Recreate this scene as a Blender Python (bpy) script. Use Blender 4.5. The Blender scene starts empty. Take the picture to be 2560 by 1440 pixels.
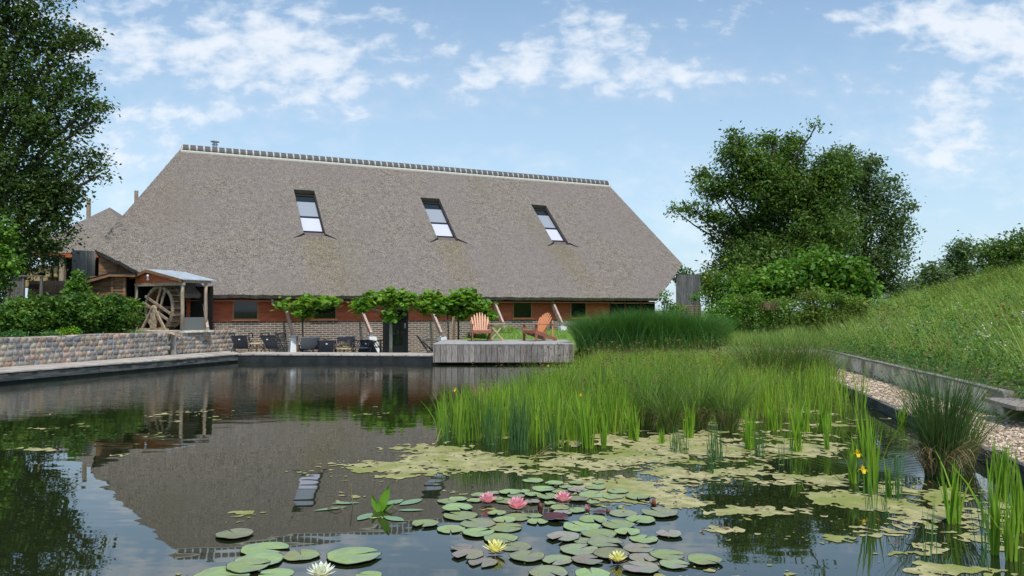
import bpy, bmesh, math, random
import numpy as np
from mathutils import Vector, Matrix, noise as mnoise
R = math.radians
random.seed(7)
C = bpy.context.scene.collection
sc = bpy.context.scene
# ------------------------------------------------------------------ camera
F = 1950.0; CX = 1280.0; CY = 720.0; HZ = 776.0; CH = 1.7
TH = math.atan((HZ - CY) / F)
cam = bpy.data.cameras.new('camera'); cam.sensor_width = 36; cam.lens = 36 * F / 2560
cam.clip_start = .05; cam.clip_end = 6000
co = bpy.data.objects.new('camera', cam); C.objects.link(co)
co.location = (0, 0, CH); co.rotation_euler = (R(90) + TH, 0, 0); sc.camera = co

def ray(px, py):
    u = (px - CX) / F; v = (CY - py) / F
    return Vector((u, math.cos(TH) - v * math.sin(TH), math.sin(TH) + v * math.cos(TH)))
def atY(px, py, Y):
    d = ray(px, py); k = Y / d.y
    return Vector((d.x * k, Y, CH + d.z * k))
def atZ(px, py, z):
    d = ray(px, py); k = (z - CH) / d.z
    return Vector((d.x * k, d.y * k, z))
def topx(X, Y):            # pixel column/row of a water-level point, vectorised
    return CX + F * X / Y, HZ + F * CH / Y

# ------------------------------------------------------------------ world
SUN_EL, SUN_AZ = R(62), R(158)      # azimuth clockwise from +Y
w = bpy.data.worlds.new('World'); sc.world = w; w.use_nodes = True
nt = w.node_tree; nt.nodes.clear()
def N(tree, typ, **kw):
    n = tree.nodes.new(typ)
    for k, v in kw.items():
        if k.startswith('i_'):
            key = k[2:]
            key = int(key) if key.isdigit() else key.replace('_', ' ')
            n.inputs[key].default_value = v
        else: setattr(n, k, v)
    return n
def mth(tree, op, a, b=None, c=None, clamp=False):
    n = tree.nodes.new('ShaderNodeMath'); n.operation = op; n.use_clamp = clamp
    for i, x in enumerate((a, b, c)):
        if x is None: continue
        if isinstance(x, (int, float)): n.inputs[i].default_value = x
        else: tree.links.new(x, n.inputs[i])
    return n.outputs[0]
def mixc(tree, fac, a, b, blend='MIX'):
    n = tree.nodes.new('ShaderNodeMix'); n.data_type = 'RGBA'; n.blend_type = blend
    for i, x in ((0, fac), (6, a), (7, b)):
        if isinstance(x, (int, float)): n.inputs[i].default_value = x
        elif isinstance(x, tuple): n.inputs[i].default_value = (*x[:3], 1)
        else: tree.links.new(x, n.inputs[i])
    return n.outputs[2]
def maprange(tree, val, a, b, c=0., d=1., smooth=True):
    n = tree.nodes.new('ShaderNodeMapRange'); n.interpolation_type = 'SMOOTHSTEP' if smooth else 'LINEAR'
    tree.links.new(val, n.inputs[0])
    for i, x in zip((1, 2, 3, 4), (a, b, c, d)): n.inputs[i].default_value = x
    return n.outputs[0]
sky = N(nt, 'ShaderNodeTexSky', sky_type='NISHITA', sun_disc=False, sun_elevation=SUN_EL, sun_rotation=SUN_AZ,
        air_density=1.0, dust_density=1.2, ozone_density=1.5)
tc = N(nt, 'ShaderNodeTexCoord'); sp = N(nt, 'ShaderNodeSeparateXYZ'); nt.links.new(tc.outputs['Generated'], sp.inputs[0])
yy = mth(nt, 'MAXIMUM', mth(nt, 'ABSOLUTE', sp.outputs[1]), .08)
u_ = mth(nt, 'DIVIDE', sp.outputs[0], yy); v_ = mth(nt, 'DIVIDE', sp.outputs[2], yy)
cb = N(nt, 'ShaderNodeCombineXYZ'); nt.links.new(u_, cb.inputs[0]); nt.links.new(mth(nt, 'MULTIPLY', v_, 1.75), cb.inputs[1])
n1 = N(nt, 'ShaderNodeTexNoise', i_Scale=8.5, i_Detail=9., i_Roughness=.55, i_Distortion=.2); nt.links.new(cb.outputs[0], n1.inputs['Vector'])
n2 = N(nt, 'ShaderNodeTexNoise', i_Scale=26., i_Detail=6., i_Roughness=.55, i_Distortion=.2); nt.links.new(cb.outputs[0], n2.inputs['Vector'])
cov = mth(nt, 'ADD', mth(nt, 'MULTIPLY', n1.outputs[0], .60), mth(nt, 'MULTIPLY', n2.outputs[0], .52))
for (px, py, rx, ry, wt) in ((330, 60, 420, 130, .21), (800, 90, 170, 80, .18), (690, 215, 330, 60, .18), (560, 130, 300, 90, .08), (380, 380, 200, 50, .10), (1000, 170, 170, 60, .09), (480, 285, 240, 34, .18), (840, 280, 110, 26, .11),
                             (330, 440, 160, 110, .15), (1370, 100, 200, 95, .17), (1240, 195, 190, 60, .15), (1560, 170, 200, 75, .13), (1760, 195, 230, 50, .15), (1560, 90, 120, 70, .07),
                             (2440, 250, 330, 190, .19), (2420, 380, 240, 70, .13), (2250, 30, 420, 60, .13), (2500, 90, 240, 110, .11), (1720, 430, 60, 40, .10),
                             (1280, 400, 260, 40, .08), (620, 350, 180, 30, .10), (1780, 600, 300, 130, .10), (1750, 30, 160, 60, .06), (1050, 60, 90, 60, .05), (2060, 300, 130, 60, -.04),
                             (1650, 330, 400, 50, -.06), (2000, 120, 170, 70, -.07), (1000, 330, 250, 25, -.05)):
    du = mth(nt, 'DIVIDE', mth(nt, 'SUBTRACT', u_, (px - CX) / F), rx / F)
    dv = mth(nt, 'DIVIDE', mth(nt, 'SUBTRACT', v_, (HZ - py) / F), ry / F)
    r2 = mth(nt, 'ADD', mth(nt, 'MULTIPLY', du, du), mth(nt, 'MULTIPLY', dv, dv))
    g = mth(nt, 'MULTIPLY', mth(nt, 'EXPONENT', mth(nt, 'MULTIPLY', r2, -1.0)), wt)
    cov = mth(nt, 'ADD', cov, g)
cm = maprange(nt, cov, .54, .90)
hz = maprange(nt, v_, -.02, .46, .78, .10, smooth=False)     # pale veil of thin cloud towards the horizon
cm2 = mth(nt, 'MAXIMUM', mth(nt, 'MULTIPLY', cm, .84), mth(nt, 'ADD', hz, .06))
hz_cloud = mixc(nt, cm, (4.4, 5.5, 6.5), (6.2, 6.5, 6.9))
skyb = mixc(nt, 1.0, sky.outputs[0], (.84, 1.06, 1.12), 'MULTIPLY')
skc = mixc(nt, cm2, skyb, hz_cloud)
bg = N(nt, 'ShaderNodeBackground', i_Strength=.10); nt.links.new(skc, bg.inputs[0])
wo = N(nt, 'ShaderNodeOutputWorld'); nt.links.new(bg.outputs[0], wo.inputs[0])
# ------------------------------------------------------------------ sun, exposure
sl = bpy.data.lights.new('sun', 'SUN'); sl.energy = 2.3; sl.angle = R(2.5); sl.color = (1, .95, .87)
so = bpy.data.objects.new('sun', sl); C.objects.link(so)
sdir = Vector((math.sin(SUN_AZ) * math.cos(SUN_EL), math.cos(SUN_AZ) * math.cos(SUN_EL), math.sin(SUN_EL)))
so.rotation_euler = sdir.to_track_quat('Z', 'Y').to_euler(); so.location = sdir * 60
vs = sc.view_settings; vs.view_transform = 'Standard'; vs.look = 'None'; vs.gamma = 1; vs.exposure = 0.6; vs.use_curve_mapping = False
sc.render.engine = 'CYCLES'; sc.cycles.max_bounces = 8; sc.cycles.transparent_max_bounces = 12

# ------------------------------------------------------------------ materials
def bsdf(m): return m.node_tree.nodes['Principled BSDF']
def mat(name, a, b=None, rough=.8, scale=6., stretch=(1, 1, 1), bump=0., bscale=None, bdist=.01, island=0., transl=0., spec=.3, metal=0., detail=6., c3=None, s3=.5, lo=.35, hi=.65, hue=0.):
    m = bpy.data.materials.new(name); m.use_nodes = True; t = m.node_tree; p = bsdf(m); L = t.links
    p.inputs['Roughness'].default_value = rough; p.inputs['Specular IOR Level'].default_value = spec; p.inputs['Metallic'].default_value = metal
    tcn = N(t, 'ShaderNodeTexCoord'); mp = N(t, 'ShaderNodeMapping', i_Scale=stretch); L.new(tcn.outputs['Object'], mp.inputs[0])
    no = N(t, 'ShaderNodeTexNoise', i_Scale=scale, i_Detail=detail, i_Roughness=.6); L.new(mp.outputs[0], no.inputs['Vector'])
    col = None
    if b is not None:
        fac = maprange(t, no.outputs[0], lo, hi)
        col = mixc(t, fac, a, b)
    if c3 is not None:
        n3 = N(t, 'ShaderNodeTexNoise', i_Scale=s3, i_Detail=4.); L.new(tcn.outputs['Object'], n3.inputs['Vector'])
        col = mixc(t, maprange(t, n3.outputs[0], .42, .66), col if col is not None else a, c3)
    if island:
        ge = N(t, 'ShaderNodeNewGeometry'); hs = N(t, 'ShaderNodeHueSaturation')
        if col is not None: L.new(col, hs.inputs['Color'])
        else: hs.inputs['Color'].default_value = (*a, 1)
        ri = ge.outputs['Random Per Island']
        L.new(mth(t, 'ADD', mth(t, 'MULTIPLY', ri, 2 * island), 1 - island), hs.inputs['Value'])
        if hue:
            r2 = mth(t, 'FRACT', mth(t, 'MULTIPLY', ri, 37.7))
            L.new(mth(t, 'ADD', mth(t, 'MULTIPLY', r2, 2 * hue), .5 - hue), hs.inputs['Hue'])
        col = hs.outputs[0]
    if col is not None: L.new(col, p.inputs['Base Color'])
    else: p.inputs['Base Color'].default_value = (*a, 1)
    if bump:
        if bscale: bn = N(t, 'ShaderNodeTexNoise', i_Scale=bscale, i_Detail=5.); L.new(mp.outputs[0], bn.inputs['Vector'])
        else: bn = no
        bu = N(t, 'ShaderNodeBump', i_Strength=bump, i_Distance=bdist); L.new(bn.outputs[0], bu.inputs['Height']); L.new(bu.outputs[0], p.inputs['Normal'])
    if transl:
        tr = N(t, 'ShaderNodeBsdfTranslucent'); ms = N(t, 'ShaderNodeMixShader', i_0=transl); out = t.nodes['Material Output']
        if col is not None:
            br = mixc(t, 1.0, col, (1.5, 1.45, .7), 'MULTIPLY'); L.new(br, tr.inputs[0])
        else: tr.inputs[0].default_value = (a[0] * 1.5, a[1] * 1.45, a[2] * .7, 1)
        L.new(p.outputs[0], ms.inputs[1]); L.new(tr.outputs[0], ms.inputs[2]); L.new(ms.outputs[0], out.inputs[0])
    return m
def leafm(name, a, b, isl=.45, tr=.35, c3=None, hue=.02, rough=.55): return mat(name, a, b, rough=rough, scale=1.1, island=isl, transl=tr, spec=.25, c3=c3, s3=.35, hue=hue)
mt = {}
mt['oak'] = leafm('oak_leaves', (0.051, 0.093, 0.029), (0.095, 0.158, 0.042))
mt['oak2'] = leafm('far_oak_leaves', (0.077, 0.135, 0.051), (0.129, 0.198, 0.076))
mt['cherry'] = leafm('cherry_leaves', (0.073, 0.138, 0.031), (0.116, 0.197, 0.040))
mt['hazel'] = leafm('hazel_leaves', (0.085, 0.186, 0.026), (0.139, 0.273, 0.039))
mt['hedge'] = leafm('hedge_leaves', (0.077, 0.186, 0.024), (0.150, 0.284, 0.037), c3=(.17, .19, .05))
mt['hedge2'] = leafm('garden_hedge_leaves', (0.065, 0.151, 0.030), (0.158, 0.267, 0.037), c3=(.045, .12, .02))
mt['plane'] = leafm('plane_tree_leaves', (0.120, 0.246, 0.031), (0.190, 0.336, 0.044), tr=.4)
mt['herb'] = leafm('herb_leaves', (0.120, 0.231, 0.035), (0.180, 0.297, 0.045), tr=.35)
mt['herbdark'] = leafm('dark_herb_leaves', (0.060, 0.156, 0.048), (0.096, 0.216, 0.060), tr=.3)
mt['yellowshrub'] = leafm('yellow_green_broom', (.11, .16, .018), (.16, .21, .025), tr=.3)
mt['lime'] = leafm('lime_leaves', (.13, .27, .02), (.19, .34, .03), tr=.35)
mt['bark'] = mat('bark', (.045, .034, .024), (.10, .078, .055), scale=9, stretch=(1, 1, .25), bump=.5)
mt['palebark'] = mat('pale_bark', (.22, .21, .15), (.34, .33, .25), scale=14, stretch=(1, 1, .6), bump=.3)
def gm(name, a, b, isl=.35, tr=.35, hue=.015, rough=.5): return mat(name, a, b, rough=rough, scale=.9, island=isl, transl=tr, spec=.3, hue=hue)
mt['iris'] = gm('iris_blades', (0.154, 0.289, 0.024), (0.255, 0.399, 0.032))
mt['rush'] = gm('rush_stems', (.045, .115, .035), (.075, .16, .045), tr=.15)
mt['reed'] = gm('reed_blades', (0.198, 0.312, 0.035), (0.284, 0.399, 0.050))
mt['sedge'] = gm('sedge_blades', (.10, .19, .04), (.18, .26, .055))
mt['sedgedark'] = gm('dark_sedge_blades', (.06, .12, .03), (.10, .17, .045), tr=.2)
mt['dry'] = gm('dry_blades', (.22, .16, .09), (.34, .26, .15), isl=.5, tr=.2)
mt['brownhead'] = gm('brown_spikelets', (0.152, 0.098, 0.030), (0.228, 0.172, 0.050), isl=.4, tr=.2)
mt['misc'] = gm('ornamental_grass_blades', (0.054, 0.149, 0.030), (0.094, 0.226, 0.040), isl=.4, tr=.25)
mt['meadow'] = gm('meadow_grass_blades', (0.222, 0.329, 0.079), (0.333, 0.435, 0.112), isl=.3)
mt['meadow2'] = gm('meadow_grass_pale', (0.200, 0.252, 0.072), (0.275, 0.324, 0.108), isl=.3)
mt['flowerpink'] = mat('pink_petals', (.86, .36, .50), (.90, .55, .66), rough=.5, scale=30, island=.12, transl=.25)
mt['floweryellow'] = mat('yellow_petals', (.85, .80, .30), (.88, .86, .48), rough=.5, scale=30, island=.08, transl=.25)
mt['flowerwhite'] = mat('white_petals', (.85, .85, .80), (.80, .82, .72), rough=.5, scale=30, island=.08, transl=.25)
mt['stamen'] = mat('stamens', (.85, .55, .04), rough=.6)
mt['irisyellow'] = mat('iris_petals', (.85, .60, .01), rough=.5, transl=.25)
mt['poppy'] = mat('poppy_petals', (.75, .08, .02), rough=.5, transl=.3)
mt['umbel'] = mat('white_umbels', (.70, .72, .62), rough=.7, transl=.2)
mt['mauve'] = mat('mauve_petals', (.42, .22, .32), rough=.7, transl=.2)
mt['bud'] = mat('bud_skin', (.22, .05, .03), (.12, .06, .03), rough=.45, scale=20)
def padm(name, a, b, c3=None):
    m = mat(name, a, b, rough=.5, scale=14, spec=.35, bump=.25, bdist=.004, c3=c3, s3=9.); t = m.node_tree; L = t.links; p = bsdf(m)
    tcn = N(t, 'ShaderNodeTexCoord'); oi = N(t, 'ShaderNodeObjectInfo'); va = N(t, 'ShaderNodeVectorMath', operation='ADD'); L.new(tcn.outputs['Object'], va.inputs[0]); L.new(oi.outputs['Location'], va.inputs[1])
    sp_ = N(t, 'ShaderNodeTexVoronoi', i_Scale=34.); L.new(va.outputs[0], sp_.inputs['Vector']); nn = N(t, 'ShaderNodeTexNoise', i_Scale=5., i_Detail=4.); L.new(va.outputs[0], nn.inputs['Vector'])
    src = p.inputs['Base Color'].links[0].from_socket
    spots = mth(t, 'MULTIPLY', maprange(t, sp_.outputs['Distance'], .22, .10), maprange(t, nn.outputs[0], .48, .60))
    c = mixc(t, mth(t, 'MULTIPLY', maprange(t, nn.outputs[0], .52, .70), .55), src, (.26, .22, .10)); c = mixc(t, mth(t, 'MULTIPLY', spots, .8), c, (.07, .05, .03)); L.new(c, p.inputs['Base Color'])
    hs = N(t, 'ShaderNodeHueSaturation'); L.new(c, hs.inputs['Color']); L.new(mth(t, 'ADD', mth(t, 'MULTIPLY', oi.outputs['Random'], .4), .8), hs.inputs['Value']); L.new(mth(t, 'ADD', mth(t, 'MULTIPLY', oi.outputs['Random'], .04), .475), hs.inputs['Hue']); L.new(hs.outputs[0], p.inputs['Base Color'])
    return m
mt['padg'] = padm('green_pad', (0.218, 0.291, 0.113), (0.286, 0.357, 0.133), (0.210, 0.280, 0.168))
mt['padgrey'] = padm('grey_green_pad', (0.200, 0.250, 0.126), (0.262, 0.294, 0.151), (0.210, 0.210, 0.168))
mt['padp'] = padm('purple_brown_pad', (0.224, 0.182, 0.168), (0.280, 0.238, 0.210), (0.196, 0.224, 0.154))
mt['padred'] = padm('dark_red_pad', (.06, .018, .018), (.10, .03, .028))
mt['paddot'] = mat('pad_edge', (.03, .035, .02), rough=.6)
mt['arrow'] = mat('aquatic_leaf', (.12, .28, .02), (.17, .34, .03), rough=.4, scale=8, transl=.3)
mt['arrowfloat'] = mat('floating_leaf', (.16, .26, .15), (.20, .30, .17), rough=.4, scale=8)
mt['wood_grey'] = mat('weathered_grey_wood', (.16, .135, .12), (.34, .30, .275), scale=7, stretch=(6, 6, .5), island=.28, bump=.4, rough=.85)
mt['wood_deck'] = mat('weathered_deck', (.36, .31, .27), (.50, .45, .40), scale=5, stretch=(1, 1, 1), island=.16, bump=.3, rough=.8)
mt['wood_deckp'] = mat('grey_platform_boards', (.30, .28, .27), (.42, .40, .38), scale=5, island=.16, bump=.3, rough=.8)
mt['panelgrey'] = mat('grey_vertical_boards', (0.238, 0.246, 0.255), (0.374, 0.374, 0.374), scale=5, stretch=(5, 5, .5), island=.2, rough=.85)
mt['gatewood'] = mat('dark_weathered_gate_wood', (.10, .09, .08), (.17, .155, .14), scale=6, stretch=(5, 5, .5), island=.2, rough=.85)
mt['clad'] = mat('red_brown_cladding', (0.318, 0.070, 0.029), (0.505, 0.133, 0.049), scale=5, stretch=(.6, 1, 7), island=.16, bump=.3, rough=.65, lo=.3, hi=.7)
mt['shedwood'] = mat('shed_boards', (.14, .065, .03), (.27, .15, .08), scale=4, stretch=(.6, 1, 7), island=.25, bump=.3, rough=.75)
mt['frame'] = mat('window_frame_wood', (.30, .11, .04), (.36, .15, .06), scale=6, rough=.5)
mt['post'] = mat('pale_weathered_post', (.27, .20, .14), (.40, .32, .24), scale=6, stretch=(3, 3, .6), bump=.4, rough=.8)
mt['wheelwood'] = mat('wheel_wood', (.24, .17, .11), (.42, .33, .24), scale=7, stretch=(2, 2, 2), island=.2, rough=.85)
mt['brace'] = mat('brace_timber', (.42, .28, .22), (.54, .40, .33), scale=6, rough=.7)
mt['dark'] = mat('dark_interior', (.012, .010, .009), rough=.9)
mt['liner'] = mat('black_liner', (.018, .020, .022), (.035, .038, .04), scale=3, rough=.5, bump=.4, bdist=.02)
mt['kerb'] = mat('dark_edge_board', (.05, .05, .047), (.13, .13, .12), scale=4, stretch=(.5, .5, 4), rough=.8)
mt['white'] = mat('white_plaster', (.60, .62, .62), (.72, .73, .72), scale=3, rough=.7)
mt['steel'] = mat('galvanised_steel', (.45, .48, .52), (.58, .60, .64), scale=4, rough=.38, metal=.6)
mt['zinc'] = mat('corrugated_zinc', (.42, .46, .50), (.55, .59, .63), scale=3, rough=.42, metal=.35)
mt['darkmetal'] = mat('dark_metal', (.03, .03, .033), rough=.4, metal=.5)
mt['textile'] = mat('charcoal_textile', (0.053, 0.060, 0.078), (0.083, 0.090, 0.112), scale=60, rough=.75)
mt['textile2'] = mat('grey_textile', (0.203, 0.223, 0.257), (0.257, 0.277, 0.311), scale=60, rough=.75)
mt['badge'] = mat('badge', (.7, .7, .7), rough=.4)
mt['teak'] = mat('pale_teak', (.50, .36, .22), (.62, .48, .33), scale=9, stretch=(1, 4, 1), rough=.6, island=.1)
mt['chair'] = mat('adirondack_wood', (.58, .27, .16), (.70, .38, .25), scale=8, stretch=(4, 4, .7), rough=.55, island=.12)
mt['chairo'] = mat('orange_adirondack_wood', (.66, .24, .10), (.76, .34, .17), scale=8, stretch=(4, 4, .7), rough=.55, island=.12)
mt['chairdark'] = mat('adirondack_frame_wood', (.25, .095, .06), (.34, .15, .10), scale=8, rough=.6, island=.1)
mt['algae'] = mat('algae', (.25, .235, .10), (.44, .39, .20), rough=.8, scale=7, bump=.8, bscale=25, bdist=.02, c3=(.22, .24, .06), s3=1.3, detail=10)
mt['gravel'] = mat('gravel_ground', (.42, .34, .26), (.64, .53, .42), scale=28, rough=.9, bump=.6, bdist=.02)
mt['pebble'] = mat('pebbles', (.48, .36, .26), (.70, .57, .43), rough=.8, scale=2, island=.35, hue=.01)
mt['hay'] = mat('hay', (.36, .25, .12), (.50, .37, .19), scale=14, stretch=(1, 1, 3), bump=.8, rough=.95)
mt['brush'] = mat('brushwood', (.035, .028, .022), (.10, .08, .06), scale=20, stretch=(8, 8, .3), bump=.8, rough=.95)
mt['mortar'] = mat('mortar', (.40, .37, .34), (.52, .49, .45), scale=12, rough=.95, bump=.4)
mt['ridgetile'] = mat('ridge_tile', (.075, .075, .08), (.11, .11, .115), scale=6, rough=.6, island=.1)
mt['ridgemortar'] = mat('ridge_mortar', (0.480, 0.456, 0.400), (0.560, 0.536, 0.480), scale=9, rough=.9)
mt['lead'] = mat('brown_sill', (.12, .09, .08), (.16, .12, .11), rough=.6, scale=4)
mt['blind'] = mat('pale_blind', (.50, .52, .58), rough=.5)
mt['concrete'] = mat('concrete', (0.602, 0.553, 0.439), (0.911, 0.837, 0.691), scale=3, stretch=(3, 3, .6), rough=.9, bump=.2, c3=(.27, .25, .21), s3=1.5)
mt['bush'] = mat('wicker', (.20, .12, .06), (.34, .22, .12), scale=20, rough=.9)

def glassm(name, col, rough=.03, spec=.6):
    m = bpy.data.materials.new(name); m.use_nodes = True; p = bsdf(m)
    p.inputs['Base Color'].default_value = (*col, 1); p.inputs['Roughness'].default_value = rough; p.inputs['Specular IOR Level'].default_value = spec
    return m
mt['glass'] = glassm('dark_window_glass', (.008, .012, .010))
mt['skyglass'] = glassm('roof_window_glass', (.30, .32, .36), .02, 1.0)
mt['skyglass2'] = glassm('roof_window_glass_blind', (.58, .58, .68), .04, .8)
# thatch: reed ends
def thatch(name, stains=()):
    m = bpy.data.materials.new(name); m.use_nodes = True; t = m.node_tree; p = bsdf(m); L = t.links
    tcn = N(t, 'ShaderNodeTexCoord')
    mp = N(t, 'ShaderNodeMapping', i_Scale=(1, 1, 1.25)); L.new(tcn.outputs['Object'], mp.inputs[0])
    a = N(t, 'ShaderNodeTexNoise', i_Scale=24., i_Detail=4., i_Roughness=.78); L.new(mp.outputs[0], a.inputs['Vector'])
    b = N(t, 'ShaderNodeTexNoise', i_Scale=5., i_Detail=3., i_Roughness=.6); L.new(mp.outputs[0], b.inputs['Vector'])
    c = N(t, 'ShaderNodeTexNoise', i_Scale=.35, i_Detail=5.); L.new(tcn.outputs['Object'], c.inputs['Vector'])
    d = N(t, 'ShaderNodeTexNoise', i_Scale=.22, i_Detail=3.); mp2 = N(t, 'ShaderNodeMapping', i_Location=(7, 3, 1), i_Scale=(2.0, .8, .8)); L.new(tcn.outputs['Object'], mp2.inputs[0]); L.new(mp2.outputs[0], d.inputs['Vector'])
    f = mth(t, 'ADD', mth(t, 'MULTIPLY', a.outputs[0], .84), mth(t, 'MULTIPLY', b.outputs[0], .16))
    col = mixc(t, maprange(t, f, .38, .62), (.062, .050, .044), (.345, .295, .25))
    col = mixc(t, maprange(t, c.outputs[0], .35, .65, 0, .45), col, (.20, .17, .165))
    col = mixc(t, maprange(t, d.outputs[0], .50, .70, 0, .35), col, (.17, .15, .10))
    se = N(t, 'ShaderNodeSeparateXYZ'); L.new(tcn.outputs['Object'], se.inputs[0]); st = None
    for xc, zb in stains:            # run-off stains and moss below each roof window
        m1 = maprange(t, mth(t, 'ABSOLUTE', mth(t, 'SUBTRACT', mth(t, 'ADD', se.outputs[0], mth(t, 'MULTIPLY', c.outputs[0], .5)), xc + .25)), .25, .95, 1, 0)
        m2 = mth(t, 'MULTIPLY', maprange(t, se.outputs[2], zb + .05, zb - .15), maprange(t, se.outputs[2], zb - 3.2, zb, .15, 1.))
        m3 = mth(t, 'MULTIPLY', m1, m2); st = m3 if st is None else mth(t, 'MAXIMUM', st, m3)
    if st is not None: col = mixc(t, mth(t, 'MULTIPLY', st, .55), col, mixc(t, maprange(t, f, .38, .62), (.07, .055, .03), (.30, .25, .15)))
    L.new(col, p.inputs['Base Color']); p.inputs['Roughness'].default_value = .95; p.inputs['Specular IOR Level'].default_value = .1
    bu = N(t, 'ShaderNodeBump', i_Strength=.8, i_Distance=.03); L.new(f, bu.inputs['Height']); L.new(bu.outputs[0], p.inputs['Normal'])
    return m
mt['thatch'] = thatch('thatch')
def brickm():
    m = bpy.data.materials.new('dark_brick_masonry'); m.use_nodes = True; t = m.node_tree; p = bsdf(m); L = t.links
    tcn = N(t, 'ShaderNodeTexCoord'); s = N(t, 'ShaderNodeSeparateXYZ'); L.new(tcn.outputs['Object'], s.inputs[0])
    nz = N(t, 'ShaderNodeTexNoise', i_Scale=9., i_Detail=3.); L.new(tcn.outputs['Object'], nz.inputs['Vector'])
    c = N(t, 'ShaderNodeCombineXYZ'); L.new(mth(t, 'ADD', mth(t, 'ADD', s.outputs[0], s.outputs[1]), mth(t, 'MULTIPLY', nz.outputs[0], .03)), c.inputs[0])
    L.new(mth(t, 'ADD', s.outputs[2], mth(t, 'MULTIPLY', nz.outputs[0], .035)), c.inputs[1])
    b = N(t, 'ShaderNodeTexBrick', i_Scale=1., i_Color1=(.19, .115, .08, 1), i_Color2=(.045, .042, .045, 1), i_Mortar=(.50, .45, .38, 1))
    b.inputs['Mortar Size'].default_value = .014; b.inputs['Mortar Smooth'].default_value = .25; b.inputs['Bias'].default_value = -.1
    b.inputs['Brick Width'].default_value = .27; b.inputs['Row Height'].default_value = .078
    L.new(c.outputs[0], b.inputs['Vector'])
    n2_ = N(t, 'ShaderNodeTexNoise', i_Scale=5., i_Detail=6.); L.new(tcn.outputs['Object'], n2_.inputs['Vector'])
    col = mixc(t, maprange(t, n2_.outputs[0], .3, .7, 0, .35), b.outputs[0], (.26, .20, .16))
    L.new(col, p.inputs['Base Color']); p.inputs['Roughness'].default_value = .9
    bu = N(t, 'ShaderNodeBump', i_Strength=.7, i_Distance=.015, invert=True); L.new(b.outputs['Fac'], bu.inputs['Height']); L.new(bu.outputs[0], p.inputs['Normal'])
    return m
mt['brick'] = brickm()
def stonem():
    m = mat('cobble_stones', (.24, .21, .19), (.37, .33, .30), rough=.85, scale=9, island=.35, bump=.5, bdist=.015)
    t = m.node_tree; L = t.links; ge = N(t, 'ShaderNodeNewGeometry'); p = bsdf(m)
    cr = N(t, 'ShaderNodeValToRGB'); r = mth(t, 'FRACT', mth(t, 'MULTIPLY', ge.outputs['Random Per Island'], 91.3)); L.new(r, cr.inputs[0])
    e = cr.color_ramp.elements; e[0].position = 0; e[0].color = (.62, .68, .78, 1); e[1].position = 1; e[1].color = (1.15, .95, .85, 1)
    for pos, c in ((.3, (.8, .85, .85)), (.5, (1.05, .98, .92)), (.75, (1.25, .92, .74)), (.88, (1.1, 1.1, .85))):
        x = e.new(pos); x.color = (*c, 1)
    src = p.inputs['Base Color'].links[0].from_socket
    L.new(mixc(t, 1.0, src, cr.outputs[0], 'MULTIPLY'), p.inputs['Base Color'])
    return m
mt['stone'] = stonem()
def groundm():
    m = bpy.data.materials.new('ground'); m.use_nodes = True; t = m.node_tree; p = bsdf(m); L = t.links
    tcn = N(t, 'ShaderNodeTexCoord')
    a = N(t, 'ShaderNodeTexNoise', i_Scale=3., i_Detail=9., i_Roughness=.7); L.new(tcn.outputs['Object'], a.inputs['Vector'])
    b = N(t, 'ShaderNodeTexNoise', i_Scale=.25, i_Detail=3.); L.new(tcn.outputs['Object'], b.inputs['Vector'])
    col = mixc(t, maprange(t, a.outputs[0], .35, .65), (.08, .12, .03), (.16, .22, .05))
    col = mixc(t, maprange(t, b.outputs[0], .45, .65), col, (.11, .12, .035))
    L.new(col, p.inputs['Base Color']); p.inputs['Roughness'].default_value = .95
    bu = N(t, 'ShaderNodeBump', i_Strength=.8, i_Distance=.05); L.new(a.outputs[0], bu.inputs['Height']); L.new(bu.outputs[0], p.inputs['Normal'])
    return m
mt['ground'] = groundm()
mt['lawn'] = mat('lawn_turf', (.12, .22, .035), (.19, .29, .055), scale=12, rough=.95, bump=.7, bdist=.04)
mt['paving'] = mat('terrace_paving', (.30, .27, .24), (.38, .35, .31), scale=5, rough=.9)
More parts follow.
